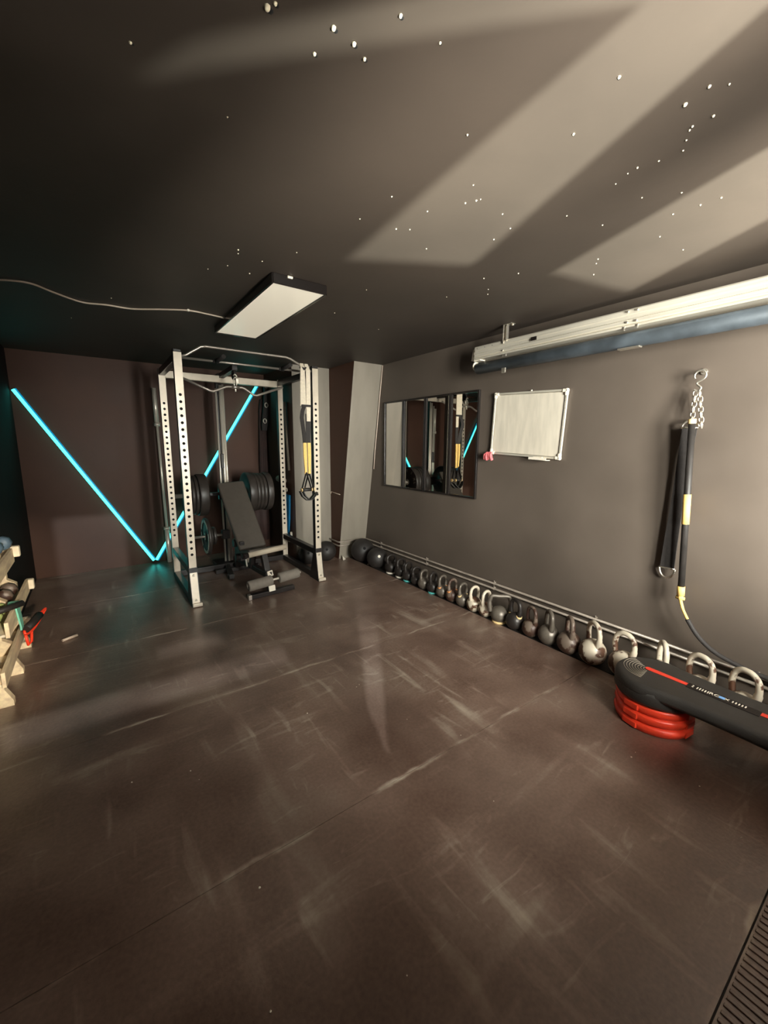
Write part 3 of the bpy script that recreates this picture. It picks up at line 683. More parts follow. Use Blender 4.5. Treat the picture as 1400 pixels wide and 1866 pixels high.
KB = [  # label, y, x, radius, height, finish, rotation, band, base ring
 ('small glossy black kettlebell standing next to the black slam balls', 3.505, 2.60, 0.072, 0.205, 'kb_black', 0.0, None, 'white'),
 ('small black kettlebell second in the row from the slam balls', 3.330, 2.60, 0.070, 0.200, 'kb_black', 0.1, None, 'white'),
 ('black kettlebell with teal base ring nearer the slam balls', 3.185, 2.59, 0.066, 0.195, 'kb_black', 0.1, None, 'teal'),
 ('small plain black kettlebell just past the first teal based one', 3.045, 2.58, 0.058, 0.185, 'kb_black', -0.1, None, None),
 ('worn grey kettlebell between the two teal based ones', 2.915, 2.57, 0.062, 0.190, 'kb_grey', 0.15, None, None),
 ('black kettlebell with teal base ring next to the orange banded ones', 2.780, 2.57, 0.062, 0.200, 'kb_black', 0.2, None, 'teal'),
 ('orange banded kettlebell farthest from the red step', 2.650, 2.57, 0.062, 0.205, 'kb_grey', 0.1, 'orange', None),
 ('orange banded kettlebell in the middle of the three', 2.520, 2.57, 0.062, 0.205, 'kb_rust', 0.0, 'orange', None),
 ('amber banded kettlebell beside the farther small cream one', 2.390, 2.57, 0.062, 0.205, 'kb_grey', 0.05, 'amber', None),
 ('small cream kettlebell, farther of the neighbouring cream pair', 2.255, 2.57, 0.066, 0.215, 'kb_cream', 0.0, None, None),
 ('small cream kettlebell beside the wide handled grey one', 2.125, 2.57, 0.062, 0.215, 'kb_cream', 0.05, None, None),
 ('grey wide handled kettlebell with amber base ring', 1.985, 2.57, 0.070, 0.218, 'kb_grey', -0.75, None, 'amber'),
 ('black kettlebell with amber bands round its handle roots', 1.835, 2.57, 0.070, 0.232, 'kb_black', 1.33, 'amber', None),
 ('rusty kettlebell next to the amber banded black one', 1.690, 2.57, 0.066, 0.222, 'kb_rust', 1.2, None, None),
 ('dark grey kettlebell between the rusty one and a brown black one', 1.545, 2.57, 0.074, 0.242, 'kb_grey', 0.9, None, None),
 ('brown black kettlebell just before the big cream one', 1.390, 2.57, 0.079, 0.250, 'kb_rust', 0.8, None, None),
 ('big chipped cream kettlebell with upright handle', 1.225, 2.57, 0.085, 0.275, 'kb_cream', 1.0, None, None),
 ('chipped cream kettlebell touching the end of the step', 1.040, 2.58, 0.082, 0.275, 'kb_cream', 1.43, None, None),
 ('cream handled kettlebell behind the rounded end of the step', 0.850, 2.63, 0.085, 0.278, 'kb_cream', 0.6, None, None),
 ('cream handled kettlebell behind the middle of the step', 0.665, 2.63, 0.085, 0.280, 'kb_cream', 1.22, None, None),
 ('cream handled kettlebell nearest the right edge behind the step', 0.475, 2.63, 0.085, 0.285, 'kb_cream', 1.2, None, None),
]
for i, (l, y, x, r, h, kind, rot, band, ring) in enumerate(KB):
    kettlebell(l, y, x, r, h, kind, rot, band, ring, hr=0.0125 if r < 0.067 else 0.0150, comp=(i == 11), hw=(0.075 if i == 11 else None))

# ================================================================== SLAM BALLS
def ball(label, x, y, r, patch=False):
    t = thing('slam_ball', label, 'ball', (x, y, 0), 'black slam balls on the floor')
    b = MB(); n = 24
    prof = [(r * math.cos(-PI / 2 + PI * k / n), r + r * math.sin(-PI / 2 + PI * k / n)) for k in range(n + 1)]
    prof[0] = (0, 0); prof[-1] = (0, 2 * r)
    for k in range(1, n, 4): prof[k] = (prof[k][0] * 0.992, prof[k][1])
    b.lathe(prof, (x, y, 0), Vector((0, 0, 1)), n=40); b.build('ball', 'rubber', t)
    b = MB(); d = Vector((-0.35, -0.85, 0.38)).normalized(); c = Vector((x, y, r))
    b.cyl(c + d * r * 0.97, c + d * r * 1.003, r * 0.13, n=14); b.build('valve', 'white' if patch else 'hole', t)
    return t
ball('black slam ball half hidden behind the rack base', 1.98, 4.33, 0.116)
ball('black slam ball in front of the upright pier', 2.222, 4.335, 0.122)
ball('biggest black slam ball at the foot of the slanted pillar', 2.575, 4.06, 0.142)
ball('black slam ball with a pale valve, first beside the kettlebells', 2.575, 3.745, 0.120, True)
b = MB(); b.prism([(2.395, 4.22, 0.001), (2.45, 4.25, 0.001), (2.40, 4.25, 0.055)], (0.006, 0.02, 0)); tag(b.build('card_scrap', 'white'), 'small pale triangular scrap leaning at the pillar foot', 'scrap')
b = MB(); b.box((2.56, 3.90, 0.006), (0.035, 0.025, 0.012), (0, 0, 0.4), 0.003); tag(b.build('chalk_piece', 'white'), 'small pale chalk piece in front of the biggest ball', 'chalk')

# ================================================================== POWER RACK
FX0, FX1 = 0.592, 1.86          # outer edges of the uprights
FY, RY = 3.74, 4.655            # front faces of front and rear uprights
PW = 0.060; HT = 2.135
rack = thing('power_rack', 'tall grey and black power rack with holed uprights and pull-up bars', 'power rack', ((FX0 + FX1) / 2, (FY + RY) / 2, 0))
def upright(x0, y0, holes=25, z_first=0.46, step=0.056, zb=0.0):
    b = MB(); x1, y1 = x0 + PW, y0 + PW
    b.slot(0)
    z_last = z_first + step * (holes - 1)
    for yy in (y0, y1):
        zc = zb
        b.quad((x0, yy, zb), (x1, yy, zb), (x1, yy, z_first - step / 2), (x0, yy, z_first - step / 2))
        b.quad((x0, yy, z_last + step / 2), (x1, yy, z_last + step / 2), (x1, yy, HT), (x0, yy, HT))
        for k in range(holes):
            cz = z_first + k * step; cx = (x0 + x1) / 2; rr = 0.0125
            outer = [(x1, cz), (x1, cz + step / 2), (cx, cz + step / 2), (x0, cz + step / 2), (x0, cz), (x0, cz - step / 2), (cx, cz - step / 2), (x1, cz - step / 2)]
            ov = [b.bm.verts.new((px, yy, pz)) for px, pz in outer]
            iv = [b.bm.verts.new((cx + rr * math.cos(a * PI / 4), yy, cz + rr * math.sin(a * PI / 4))) for a in range(8)]
            for a in range(8): b.bm.faces.new((ov[a], ov[(a + 1) % 8], iv[(a + 1) % 8], iv[a])).material_index = 0
    for xx in (x0, x1):
        b.slot(2).quad((xx, y0, zb), (xx, y1, zb), (xx, y1, HT), (xx, y0, HT))  # side faces of the grey posts coloured black for their shade
    b.slot(2).quad((x0, y0, HT), (x1, y0, HT), (x1, y1, HT), (x0, y1, HT))
    b.slot(1).box(((x0 + x1) / 2, (y0 + y1) / 2, (zb + HT) / 2), (PW - 0.012, PW - 0.016, HT - zb - 0.01))
    return b.build('upright', ['steel', 'hole', 'black_steel'], rack)
for x0 in (FX0, FX1 - PW):
    upright(x0, FY, zb=0.34); upright(x0, RY, holes=25, z_first=0.46, zb=0.02)
for x0 in (FX0, FX1 - PW):
    # base side tube, upper side tube, foot gusset
    b = MB(); b.box((x0 + PW / 2, (FY + RY + PW) / 2, 0.035), (PW, RY - FY + PW, 0.06), bev=0.004); b.build('base_tube', 'black_steel', rack)
    b = MB(); b.box((x0 + PW / 2, (FY + RY + PW) / 2, 0.30), (PW * 0.9, RY - FY, 0.06), bev=0.004); b.build('side_rail', 'black_steel', rack)
    b = MB(); b.box((x0 + PW / 2, (FY + RY) / 2 + 0.03, HT - 0.035), (PW * 0.9, RY - FY, 0.06), bev=0.004); b.build('top_rail', 'black_steel', rack)
    b = MB(); b.prism([(x0 - 0.004, FY - 0.004, 0.30), (x0 - 0.004, FY + PW, 0.30), (x0 - 0.004, FY + PW + 0.1, 0.0), (x0 - 0.004, FY - 0.055, 0.0), (x0 - 0.004, FY - 0.045, 0.045)], (0.005, 0, 0))
    b.prism([(x0 + PW - 0.001, FY - 0.004, 0.30), (x0 + PW - 0.001, FY + PW, 0.30), (x0 + PW - 0.001, FY + PW + 0.1, 0.0), (x0 + PW - 0.001, FY - 0.055, 0.0), (x0 + PW - 0.001, FY - 0.045, 0.045)], (0.005, 0, 0))
    b.build('foot_gusset', 'black_steel', rack)
    b = MB(); b.prism([(x0, FY, 0.30), (x0, FY - 0.05, 0.005), (x0, FY - 0.03, 0.005), (x0, FY + 0.02, 0.30)], (PW, 0, 0)); b.box((x0 + PW / 2 + 0.006, FY - 0.045, 0.02), (PW + 0.02, 0.05, 0.03), bev=0.004); b.build('foot', 'steel', rack)
    for zz, yy in ((0.275, FY - 0.004), (0.06, FY - 0.04)):
        b = MB(); b.cyl((x0 + PW / 2, yy + 0.004, zz), (x0 + PW / 2, yy - 0.008, zz - 0.001), 0.011, n=10); b.build('bolt', 'zinc', rack)
    b = MB(); b.box((x0 + PW / 2, FY + PW / 2, 0.32), (PW + 0.012, PW + 0.012, 0.045), bev=0.003); b.build('bracket', 'black_steel', rack)
    b = MB(); b.box((x0 + PW / 2, FY + PW / 2, HT + 0.012), (PW + 0.004, PW + 0.004, 0.026), bev=0.006); b.build('post_cap', 'black_steel', rack)
b = MB(); b.box(((FX0 + FX1) / 2, RY + 0.03, 2.085), (FX1 - FX0 - 2 * PW, 0.055, 0.07), bev=0.004); b.build('rear_crossbar', 'steel', rack)
b = MB(); b.box(((FX0 + FX1) / 2, RY + 0.03, 0.035), (FX1 - FX0 - 2 * PW, 0.055, 0.06), bev=0.004); b.build('rear_base_tube', 'black_steel', rack)
b = MB(); b.tube([(FX0 + PW * 0.8, FY + 0.03, 2.105), (FX0 + 0.10, FY + 0.03, 2.125), (0.80, FY - 0.01, 2.195), (0.84, FY - 0.01, 2.203), (1.53, FY - 0.01, 2.203), (1.57, FY - 0.01, 2.195), (FX1 - 0.13, FY + 0.02, 2.135), (FX1 - PW * 0.8, FY + 0.03, 2.105)], 0.0105, n=12); b.build('pull_up_bar', 'bar', rack)
b = MB(); b.tube([(FX0 + 0.05, 4.02, 2.145), (FX1 - 0.05, 4.02, 2.145)], 0.0105, n=12); b.build('pull_up_bar', 'bar', rack)
for x in (0.98, 1.60):
    b = MB(); b.tube([(x, 4.02, 2.145), (x + 0.02, 3.95, 2.155), (x + 0.03, 3.85, 2.165)], 0.019, n=10); b.tube([(x - 0.025, 4.02, 2.145), (x + 0.025, 4.02, 2.145)], 0.019, n=10); b.build('grip', 'black_web', rack)

# ------------------------------------------------------------------ lat pull-down tower behind the rack
CX, CY = 1.19, 4.79
tower = thing('lat_pulldown_tower', 'chrome lat pulldown column with cable arm and plate pegs behind rack', 'cable machine', (CX, CY, 0))
for dx, r_, zt in ((0.012, 0.018, 2.04), (0.038, 0.012, 2.05), (-0.035, 0.010, 2.0)):
    b = MB(); b.cyl((CX + dx - 0.005, CY, 0.06), (CX + dx - 0.005, CY, zt), r_, n=16); b.build('guide_rod', 'chrome', tower)
b = MB(); b.box((CX, CY + 0.06, 1.05), (0.06, 0.06, 2.08), bev=0.004); b.build('mast', 'black_steel', tower)
b = MB(); b.box((CX, CY + 0.02, 0.03), (0.30, 0.30, 0.05), bev=0.006); b.bar((CX - 0.05, CY - 0.1, 0.035), (CX - 0.12, CY - 0.55, 0.035), 0.05, 0.05); b.build('base_plate', 'black_steel', tower)
b = MB(); b.box((CX, CY + 0.02, 2.115), (0.07, 0.22, 0.07), bev=0.004); b.bar((CX, CY - 0.05, 2.12), (CX - 0.02, 4.10, 2.125), 0.05, 0.05); b.build('cable_arm', 'black_steel', tower)
b = MB(); b.lathe([(0.012, -0.010), (0.046, -0.012), (0.050, -0.008), (0.042, 0.0), (0.050, 0.008), (0.046, 0.012), (0.012, 0.010)], (CX - 0.02, 4.14, 2.065), (1, 0, 0), n=24, closed=True); b.build('pulley', 'black_web', tower)
b = MB(); b.tube([(CX - 0.02, 4.14, 2.10), (CX - 0.02, 4.10, 2.06), (CX - 0.02, 4.09, 2.02)], 0.003, n=6); b.build('cable', 'black_web', tower)
b = MB(); b.box((CX, CY - 0.025, 0.85), (0.16, 0.05, 0.12), bev=0.005); b.build('carriage', 'black_steel', tower)
b = MB(); b.box((CX - 0.02, CY - 0.03, 1.22), (0.035, 0.03, 0.16), bev=0.006); b.cyl((CX - 0.02, CY - 0.04, 1.15), (CX - 0.02, CY - 0.055, 1.15), 0.011, n=10); b.build('stop_pin', 'black_steel', tower)
PZ, LZ = 0.855, 0.385
for xa, xb in ((0.665, 0.99), (1.385, 1.74)):
    b = MB(); b.cyl((xa, CY - 0.03, PZ), (xb, CY - 0.03, PZ), 0.0235, n=18); b.build('plate_peg', 'bar', tower)
b = MB(); b.box((1.19, CY - 0.03, PZ), (0.40, 0.035, 0.035), bev=0.003); b.build('peg_crossbar', 'black_steel', tower)
b = MB(); b.cyl((0.80, CY - 0.03, LZ), (1.17, CY - 0.03, LZ), 0.014, n=14); b.build('plate_peg', 'bar', tower)
b = MB(); b.box((1.16, CY - 0.02, LZ), (0.08, 0.08, 0.10), bev=0.005); b.build('peg_bracket', 'black_steel', tower)

# weight plates
def plate(label, cx, cz, r, th, kind='plate', hub=True, ring=False, outer=0, cy=CY - 0.03, group='weight plates on the tower pegs', bumper=False):
    t = thing('weight_plate', label, 'weight plate', (cx, cy, cz), group)
    b = MB(); h = th / 2
    if bumper: prof = [(0.026, -h * 0.9), (r * 0.30, -h * 0.9), (r * 0.34, -h * 0.72), (r * 0.90, -h * 0.72), (r * 0.94, -h), (r * 0.985, -h), (r, -h * 0.8), (r, h * 0.8), (r * 0.985, h), (r * 0.94, h), (r * 0.90, h * 0.72), (r * 0.34, h * 0.72), (r * 0.30, h * 0.9), (0.026, h * 0.9)]
    else: prof = [(0.026, -h), (r * 0.28, -h), (r * 0.32, -h * 0.4), (r * 0.80, -h * 0.4), (r * 0.84, -h), (r * 0.97, -h), (r, -h * 0.6), (r, h * 0.6), (r * 0.97, h), (r * 0.84, h), (r * 0.80, h * 0.4), (r * 0.32, h * 0.4), (r * 0.28, h), (0.026, h)]
    b.lathe(prof, (cx, cy, cz), (1, 0, 0), n=48, closed=True); b.build('disc', kind, t)
    if hub:
        b = MB(); b.lathe([(0.026, -h * 1.03), (0.040, -h * 1.03), (0.040, h * 1.03), (0.026, h * 1.03)], (cx, cy, cz), (1, 0, 0), n=24, closed=True); b.build('hub', 'chrome', t)
    return t
def ring_text(t, body, cx, cy, cz, r, size, side, a_step, a0, mname='white', mirrored=False):
    b = MB()
    for i, ch in enumerate(body):
        if ch == ' ': continue
        a = a0 - i * a_step
        tb = text_mesh(ch, size)
        S = Matrix.Scale(-1, 4, (1, 0, 0)) if mirrored else Matrix.Identity(4)
        # local frame: text x -> along tangent, y -> radial, on the plane x = const
        rad = Vector((0, math.cos(a) * (-side), math.sin(a))); tan = Vector((0, math.sin(a) * (-side) * -1, math.cos(a))) * -1
        nrm = Vector((side, 0, 0))
        tan = rad.cross(nrm)
        F = Matrix(((tan.x, rad.x, nrm.x, cx), (tan.y, rad.y, nrm.y, cy), (tan.z, rad.z, nrm.z, cz), (0, 0, 0, 1)))
        b._merge(tb, F @ Matrix.Translation((0, r, 0)) @ S)
    return b.build('lettering', mname, t)
G = 'weight plates on the tower pegs'
plate('thick black bumper plate on the left upper peg', 0.925, PZ, 0.228, 0.092, bumper=True)
for k, (l) in enumerate(['thin black plate against the left bumper plate', 'thin black plate in the middle of the left upper stack']):
    plate(l, 0.858 - k * 0.038, PZ, 0.215 - 0.004 * k, 0.034)
t = plate('black plate with white lettering, outermost on the left upper peg', 0.770, PZ, 0.205, 0.036)
ring_text(t, 'BODY MAX', 0.770 - 0.0185, CY - 0.03, PZ, 0.186, 0.034, -1, 0.20, PI / 2 + 0.7)
plate('thick black bumper plate on the right upper peg', 1.442, PZ, 0.228, 0.082, bumper=True)
for k, l in enumerate(['thin black plate against the right bumper plate', 'second thin black plate on the right upper peg', 'third thin black plate on the right upper peg']):
    plate(l, 1.505 + k * 0.041, PZ, 0.222 - 0.003 * k, 0.038)
t = plate('black plate with white lettering, outermost on the right upper peg', 1.642, PZ, 0.226, 0.066, bumper=True)
ring_text(t, 'JOY S XL', 1.642 + 0.026, CY - 0.03, PZ, 0.168, 0.062, 1, 0.33, PI / 2 + 0.75, mirrored=True)
t = plate('black plate with a broken white ring on the low peg', 0.955, LZ, 0.205, 0.036, hub=True)
b = MB()
for a0, a1 in ((0.35, 1.25), (1.5, 2.5), (2.8, 3.9), (4.1, 5.2), (5.5, 6.4)):
    P0 = arc((0.955 - 0.0185, CY - 0.03, LZ), 0.176, a0, a1, 12, (0, 1, 0)); 
    b.tube(P0, 0.012, n=6, flat=(0.0015, 0.014)) if False else [b.bar(P0[i], P0[i + 1], 0.0022, 0.030, 0.0, upv=(0, (P0[i].y - (CY - 0.03)), P0[i].z - LZ)) for i in range(12)]
b.build('white_marking', 'white', t)
plate('small black plate behind the white ringed plate on the low peg', 0.992, LZ, 0.11, 0.03)
plate('small plate nearest the column on the low peg', 1.03, LZ, 0.10, 0.03)

# lat bar hanging from the cable
t = thing('lat_bar', 'bent steel lat bar hanging from the cable under the rack top', 'bar', (1.165, 4.09, 1.94))
b = MB(); ly = 4.09
b.tube([(0.705, ly, 1.985), (0.935, ly, 1.893), (0.965, ly, 1.890), (1.075, ly, 1.938), (1.10, ly, 1.943), (1.225, ly, 1.943), (1.25, ly, 1.937), (1.335, ly, 1.882), (1.365, ly, 1.880), (1.635, ly, 1.980)], 0.0115, n=12); b.build('handle_bar', 'bar', t)
b = MB(); b.cyl((1.13, ly, 1.943), (1.20, ly, 1.943), 0.016, n=12); b.box((1.165, ly, 1.915), (0.012, 0.012, 0.03), bev=0.002)
b.build('swivel', 'zinc', t)
b = MB(); b.tube([Vector((1.165 + 0.016 * math.cos(a), ly, 1.992 + 0.040 * math.sin(a))) for a in [2 * PI * k / 18 for k in range(18)]], 0.0055, n=8, closed=True); b.tube([(1.165, ly, 2.03), (1.182, ly + 0.002, 2.04), (1.165, ly, 2.06), (1.150, ly, 2.045)], 0.006, n=8, smooth_path=True); b.box((1.185, ly + 0.01, 2.0), (0.03, 0.03, 0.05), bev=0.004); b.build('carabiner', 'zinc', t)

# ================================================================== SUSPENSION TRAINER on the right front upright
t = thing('suspension_trainer', 'cream and black suspension straps with yellow grips hanging from the rack', 'suspension trainer', (1.71, FY, 2.1))
sy = FY - 0.03
b = MB(); b.ribbon([(1.690, sy + 0.03, 2.165), (1.685, sy, 2.12), (1.683, sy, 1.95), (1.682, sy, 1.775)], (1, 0, 0), [0.035, 0.042, 0.052, 0.058], 0.010)
b.ribbon([(1.735, sy + 0.03, 2.165), (1.738, sy - 0.006, 2.10), (1.735, sy - 0.006, 1.80), (1.734, sy - 0.004, 1.63)], (1, 0, 0), [0.034, 0.044, 0.046, 0.040], 0.009); b.build('anchor_strap', 'cream_web', t)
b = MB(); b.tube([(1.67, sy + 0.02, 2.13), (1.70, sy - 0.008, 2.112), (1.73, sy + 0.02, 2.13)], 0.012, n=8); b.box((1.712, sy - 0.008, 1.775), (0.10, 0.016, 0.022), bev=0.004); b.build('buckle', 'black_web', t)
b = MB(); b.ribbon([(1.690, sy - 0.005, 1.77), (1.665, sy - 0.02, 1.72), (1.655, sy - 0.024, 1.66), (1.67, sy - 0.012, 1.58), (1.685, sy - 0.005, 1.47), (1.69, sy, 1.42)], (1, 0.3, 0), 0.045, 0.006)
b.ribbon([(1.728, sy, 1.70), (1.73, sy, 1.55), (1.725, sy, 1.42)], (1, 0, 0), 0.050, 0.006); b.build('adjuster_strap', 'black_web', t)
for x_, x2 in ((1.687, 1.692), (1.731, 1.729)):
    b = MB(); b.ribbon([(x_, sy - 0.006, 1.425), (x_, sy - 0.010, 1.30), (x2, sy - 0.008, 1.16), (x2, sy - 0.008, 1.125)], (1, 0, 0), [0.033, 0.034, 0.024, 0.028], 0.012); b.build('webbing', 'yellow', t, 'yellow webbing')
for hx, hy, spread in ((1.690, sy - 0.02, 0.052), (1.728, sy + 0.005, 0.050)):
    b = MB(); b.ribbon([(hx, hy, 1.14), (hx - spread * 0.6, hy, 1.04), (hx - spread, hy, 0.97)], (0, 1, 0), 0.026, 0.005); b.ribbon([(hx, hy, 1.14), (hx + spread * 0.6, hy, 1.04), (hx + spread, hy, 0.97)], (0, 1, 0), 0.026, 0.005); o = b.build('handle_strap', 'black_web', t)
    b = MB(); b.cyl((hx - spread, hy, 0.968), (hx + spread, hy, 0.968), 0.016, n=14); b.build('grip', 'rubber', t)
    b = MB(); b.cyl((hx - spread - 0.006, hy, 0.968), (hx - spread + 0.004, hy, 0.968), 0.018, n=12); b.cyl((hx + spread - 0.004, hy, 0.968), (hx + spread + 0.006, hy, 0.968), 0.018, n=12); b.build('grip_cap', 'amber', t)
    b = MB(); b.ribbon([(hx - spread - 0.02, hy, 0.955), (hx - spread, hy - 0.01, 0.905), (hx - 0.01, hy - 0.015, 0.868), (hx + 0.02, hy - 0.015, 0.868), (hx + spread + 0.01, hy - 0.01, 0.905), (hx + spread + 0.035, hy, 0.935)], (0, 1, 0), 0.045, 0.008); b.build('foot_cradle', 'rubber', t)

# ================================================================== BENCH
bench = thing('weight_bench', 'inclined weight bench with grey backrest and foam leg rollers inside the rack', 'bench', (1.2, 3.9, 0))
pt, pb_ = Vector((1.165, 4.47, 1.00)), Vector((1.225, 3.98, 0.375))
d = (pt - pb_).normalized(); xax = Vector((1, 0.02, 0.0)); xax = (xax - d * xax.dot(d)).normalized(); nax = d.cross(xax).normalized()
rotm = Matrix((xax, nax, d)).transposed()
b = MB(); b.box((pt + pb_) / 2, (0.275, 0.055, (pt - pb_).length), rotm, 0.02, 3); b.build('backrest', 'vinyl', bench)
b = MB(); b.bar(pb_ - nax * -0.05 + Vector((0, 0.02, 0)), pt + Vector((0, 0.05, -0.12)), 0.05, 0.04); b.build('backrest_frame', 'black_steel', bench)
b = MB(); b.bar((1.205, 4.30, 0.62), (1.205, 4.10, 0.16), 0.045, 0.03); b.bar((1.09, 4.24, 0.60), (1.135, 4.08, 0.40), 0.016, 0.016); b.build('support_strut', 'zinc', bench)
b = MB(); b.box((1.243, 3.78, 0.402), (0.34, 0.27, 0.045), (R(-13), 0, R(3)), 0.02, 3); b.build('seat', 'vinyl', bench)
b = MB(); b.cyl((1.075, 3.648, 0.405), (1.440, 3.662, 0.432), 0.026, n=20); b.build('seat_edge_roll', 'foam_pale', bench, 'pale rounded roll along the front of the seat')
b = MB(); b.cyl((1.02, 3.648, 0.40), (1.075, 3.648, 0.405), 0.024, n=16); b.cyl((1.045, 3.63, 0.40), (1.045, 3.61, 0.40), 0.012, n=10); b.build('adjuster_knob', 'frame', bench)
b = MB(); b.bar((1.215, 4.5, 0.16), (1.245, 3.60, 0.20), 0.06, 0.05); b.bar((1.245, 3.74, 0.38), (1.262, 3.62, 0.05), 0.055, 0.05)
b.bar((1.22, 3.95, 0.38), (1.215, 4.02, 0.17), 0.05, 0.05); b.bar((1.215, 4.5, 0.18), (1.215, 4.55, 0.04), 0.05, 0.05); b.build('frame', 'black_steel', bench)
b = MB(); b.bar((1.05, 3.60, 0.022), (1.50, 3.64, 0.022), 0.05, 0.042); b.build('front_foot', 'black_steel', bench)
b = MB(); b.bar((0.98, 4.55, 0.022), (1.46, 4.55, 0.022), 0.05, 0.042); b.build('rear_foot', 'black_steel', bench)
for q, tip in (((1.055, 3.60, 0.022), (1.065, 3.57, 0.022)),):
    b = MB(); b.box((1.055, 3.60, 0.022), (0.03, 0.056, 0.046), bev=0.004); b.build('foot_cap', 'bar', bench)
b = MB(); b.bar((1.255, 3.615, 0.235), (1.262, 3.600, 0.185), 0.062, 0.012); b.build('pale_plate', 'white', bench)
b = MB(); b.bar((1.265, 3.598, 0.095), (1.268, 3.590, 0.040), 0.062, 0.012); b.build('pale_plate', 'white', bench)
b = MB(); b.cyl((1.04, 3.565, 0.138), (1.56, 3.60, 0.172), 0.011, n=12); b.build('roller_bar', 'chrome', bench)
for a, c in (((1.035, 3.565, 0.138), (1.262, 3.58, 0.153)), ((1.33, 3.585, 0.157), (1.535, 3.60, 0.171))):
    a, c = Vector(a), Vector(c); dd = (c - a).normalized(); LL = (c - a).length
    b = MB(); b.lathe([(0.012, 0), (0.043, 0), (0.049, 0.007), (0.049, LL - 0.007), (0.043, LL), (0.012, LL)], a, dd, n=24, closed=True); b.build('foam_roller', 'foam', bench)
b = MB(); b.cyl((1.10, 4.16, 0.44), (1.10, 4.13, 0.44), 0.024, n=16); b.build('lock_knob', 'white', bench)
b = MB(); b.box((1.12, 4.08, 0.36), (0.05, 0.2, 0.2), bev=0.01); b.cyl((1.06, 4.02, 0.30), (1.16, 4.02, 0.30), 0.035, n=14); b.cyl((1.07, 4.12, 0.42), (1.14, 4.12, 0.42), 0.04, n=14); b.build('hinge_block', 'black_steel', bench)

# ================================================================== THINGS STORED BEHIND THE RACK
t = thing('barbell', 'steel barbell standing upright against the back wall beside rack post', 'barbell', (0.635, 5.33, 0))
b = MB(); b.cyl((0.635, 5.33, 0.42), (0.625, 5.34, 1.62), 0.014, n=14); b.build('shaft', 'chrome', t)
b = MB(); b.cyl((0.624, 5.34, 1.62), (0.620, 5.345, 2.02), 0.025, n=18); b.cyl((0.624, 5.34, 1.60), (0.624, 5.34, 1.64), 0.035, n=18); b.build('sleeve', 'chrome', t)
b = MB(); b.cyl((0.636, 5.328, 0.005), (0.635, 5.33, 0.42), 0.025, n=18); b.cyl((0.635, 5.33, 0.40), (0.635, 5.33, 0.43), 0.035, n=18); b.build('sleeve', 'chrome', t)

t = thing('hanging_strap', 'black strap panel with three bright rings hung on the back wall right of rack', 'strap', (1.86, 5.33, 1.6))
b = MB(); b.ribbon([(1.885, 5.28, 2.22), (1.885, 5.27, 2.05), (1.87, 5.27, 1.85), (1.845, 5.27, 1.66), (1.84, 5.27, 1.58)], (1, 0, 0), [0.05, 0.06, 0.07, 0.075, 0.06], 0.03); b.build('webbing', 'black_web', t)
for x_, z_ in ((1.885, 2.14), (1.872, 1.90), (1.845, 1.70)):
    b = MB(); b.tube([Vector((x_ + 0.020 * math.cos(a), 5.248, z_ + 0.028 * math.sin(a))) for a in [2 * PI * k / 14 for k in range(14)]], 0.006, n=6, closed=True); b.build('ring', 'chrome', t)
def cloth(name, label, cat, pts, wdir, ws, th, mname, folds=0.012):
    b = MB(); wd = Vector(wdir).normalized(); rings = []
    for i, (p, w) in enumerate(zip(pts, ws)):
        p = Vector(p); loop = []
        n = 14
        nn = Vector((-wd.y, wd.x, 0))
        for k in range(n + 1):
            u = k / n - 0.5
            loop.append(p + wd * u * w + nn * (folds * math.sin(k * 1.9 + i * 0.4) * (0.4 + i * 0.2) - th / 2))
        for k in range(n, -1, -1):
            u = k / n - 0.5
            loop.append(p + wd * u * w + nn * (folds * math.sin(k * 1.9 + i * 0.4) * (0.4 + i * 0.2) + th / 2))
        rings.append(loop)
    loft(b, rings); return tag(b.build(name, mname), label, cat)
cloth('hanging_jacket', 'dark brown jacket hanging on the back wall right of the bench', 'jacket', [(1.86, 5.37, 1.98), (1.855, 5.37, 1.85), (1.85, 5.365, 1.5), (1.845, 5.365, 1.15), (1.845, 5.365, 0.85)], (1, 0, 0), [0.05, 0.08, 0.10, 0.11, 0.11], 0.04, 'jacket', 0.008)
cloth('hanging_apron', 'reddish brown cloth draped low on the back wall beside the bench', 'cloth', [(1.71, 5.35, 0.80), (1.71, 5.35, 0.72), (1.71, 5.34, 0.45), (1.70, 5.34, 0.12)], (1, 0, 0), [0.22, 0.30, 0.34, 0.36], 0.02, 'jacket', 0.012)
b = MB(); b.cyl((1.890, 4.690, 1.90), (1.890, 4.610, 1.10), 0.013, n=14); tag(b.build('grey_pole', 'alu'), 'pale grey pole hung upright on the side of the pier', 'pole')
b = MB(); b.lathe([(0, 0), (0.034, 0.0), (0.038, 0.006), (0.038, 0.17), (0.034, 0.176), (0, 0.176)], (1.868, 4.91, 0.985), (0.0, -1, -0.12), n=20); tag(b.build('white_roll', 'white'), 'short white roll held against the side of the pier', 'roll')
b = MB(); b.tube(arc((1.88, 4.69, 0.86), 0.022, 0.5, 5.6, 12, (0, 1, 0)), 0.006, n=8); tag(b.build('pale_hook', 'white'), 'small pale hook on the side of pier above blue towel', 'hook')
cloth('blue_towel', 'bright blue towel hanging between the rack and the pier', 'towel', [(1.893, 4.70, 0.80), (1.893, 4.70, 0.72), (1.892, 4.71, 0.5), (1.892, 4.74, 0.30)], (0, 1, 0), [0.17, 0.16, 0.14, 0.12], 0.02, 'blue', 0.004)
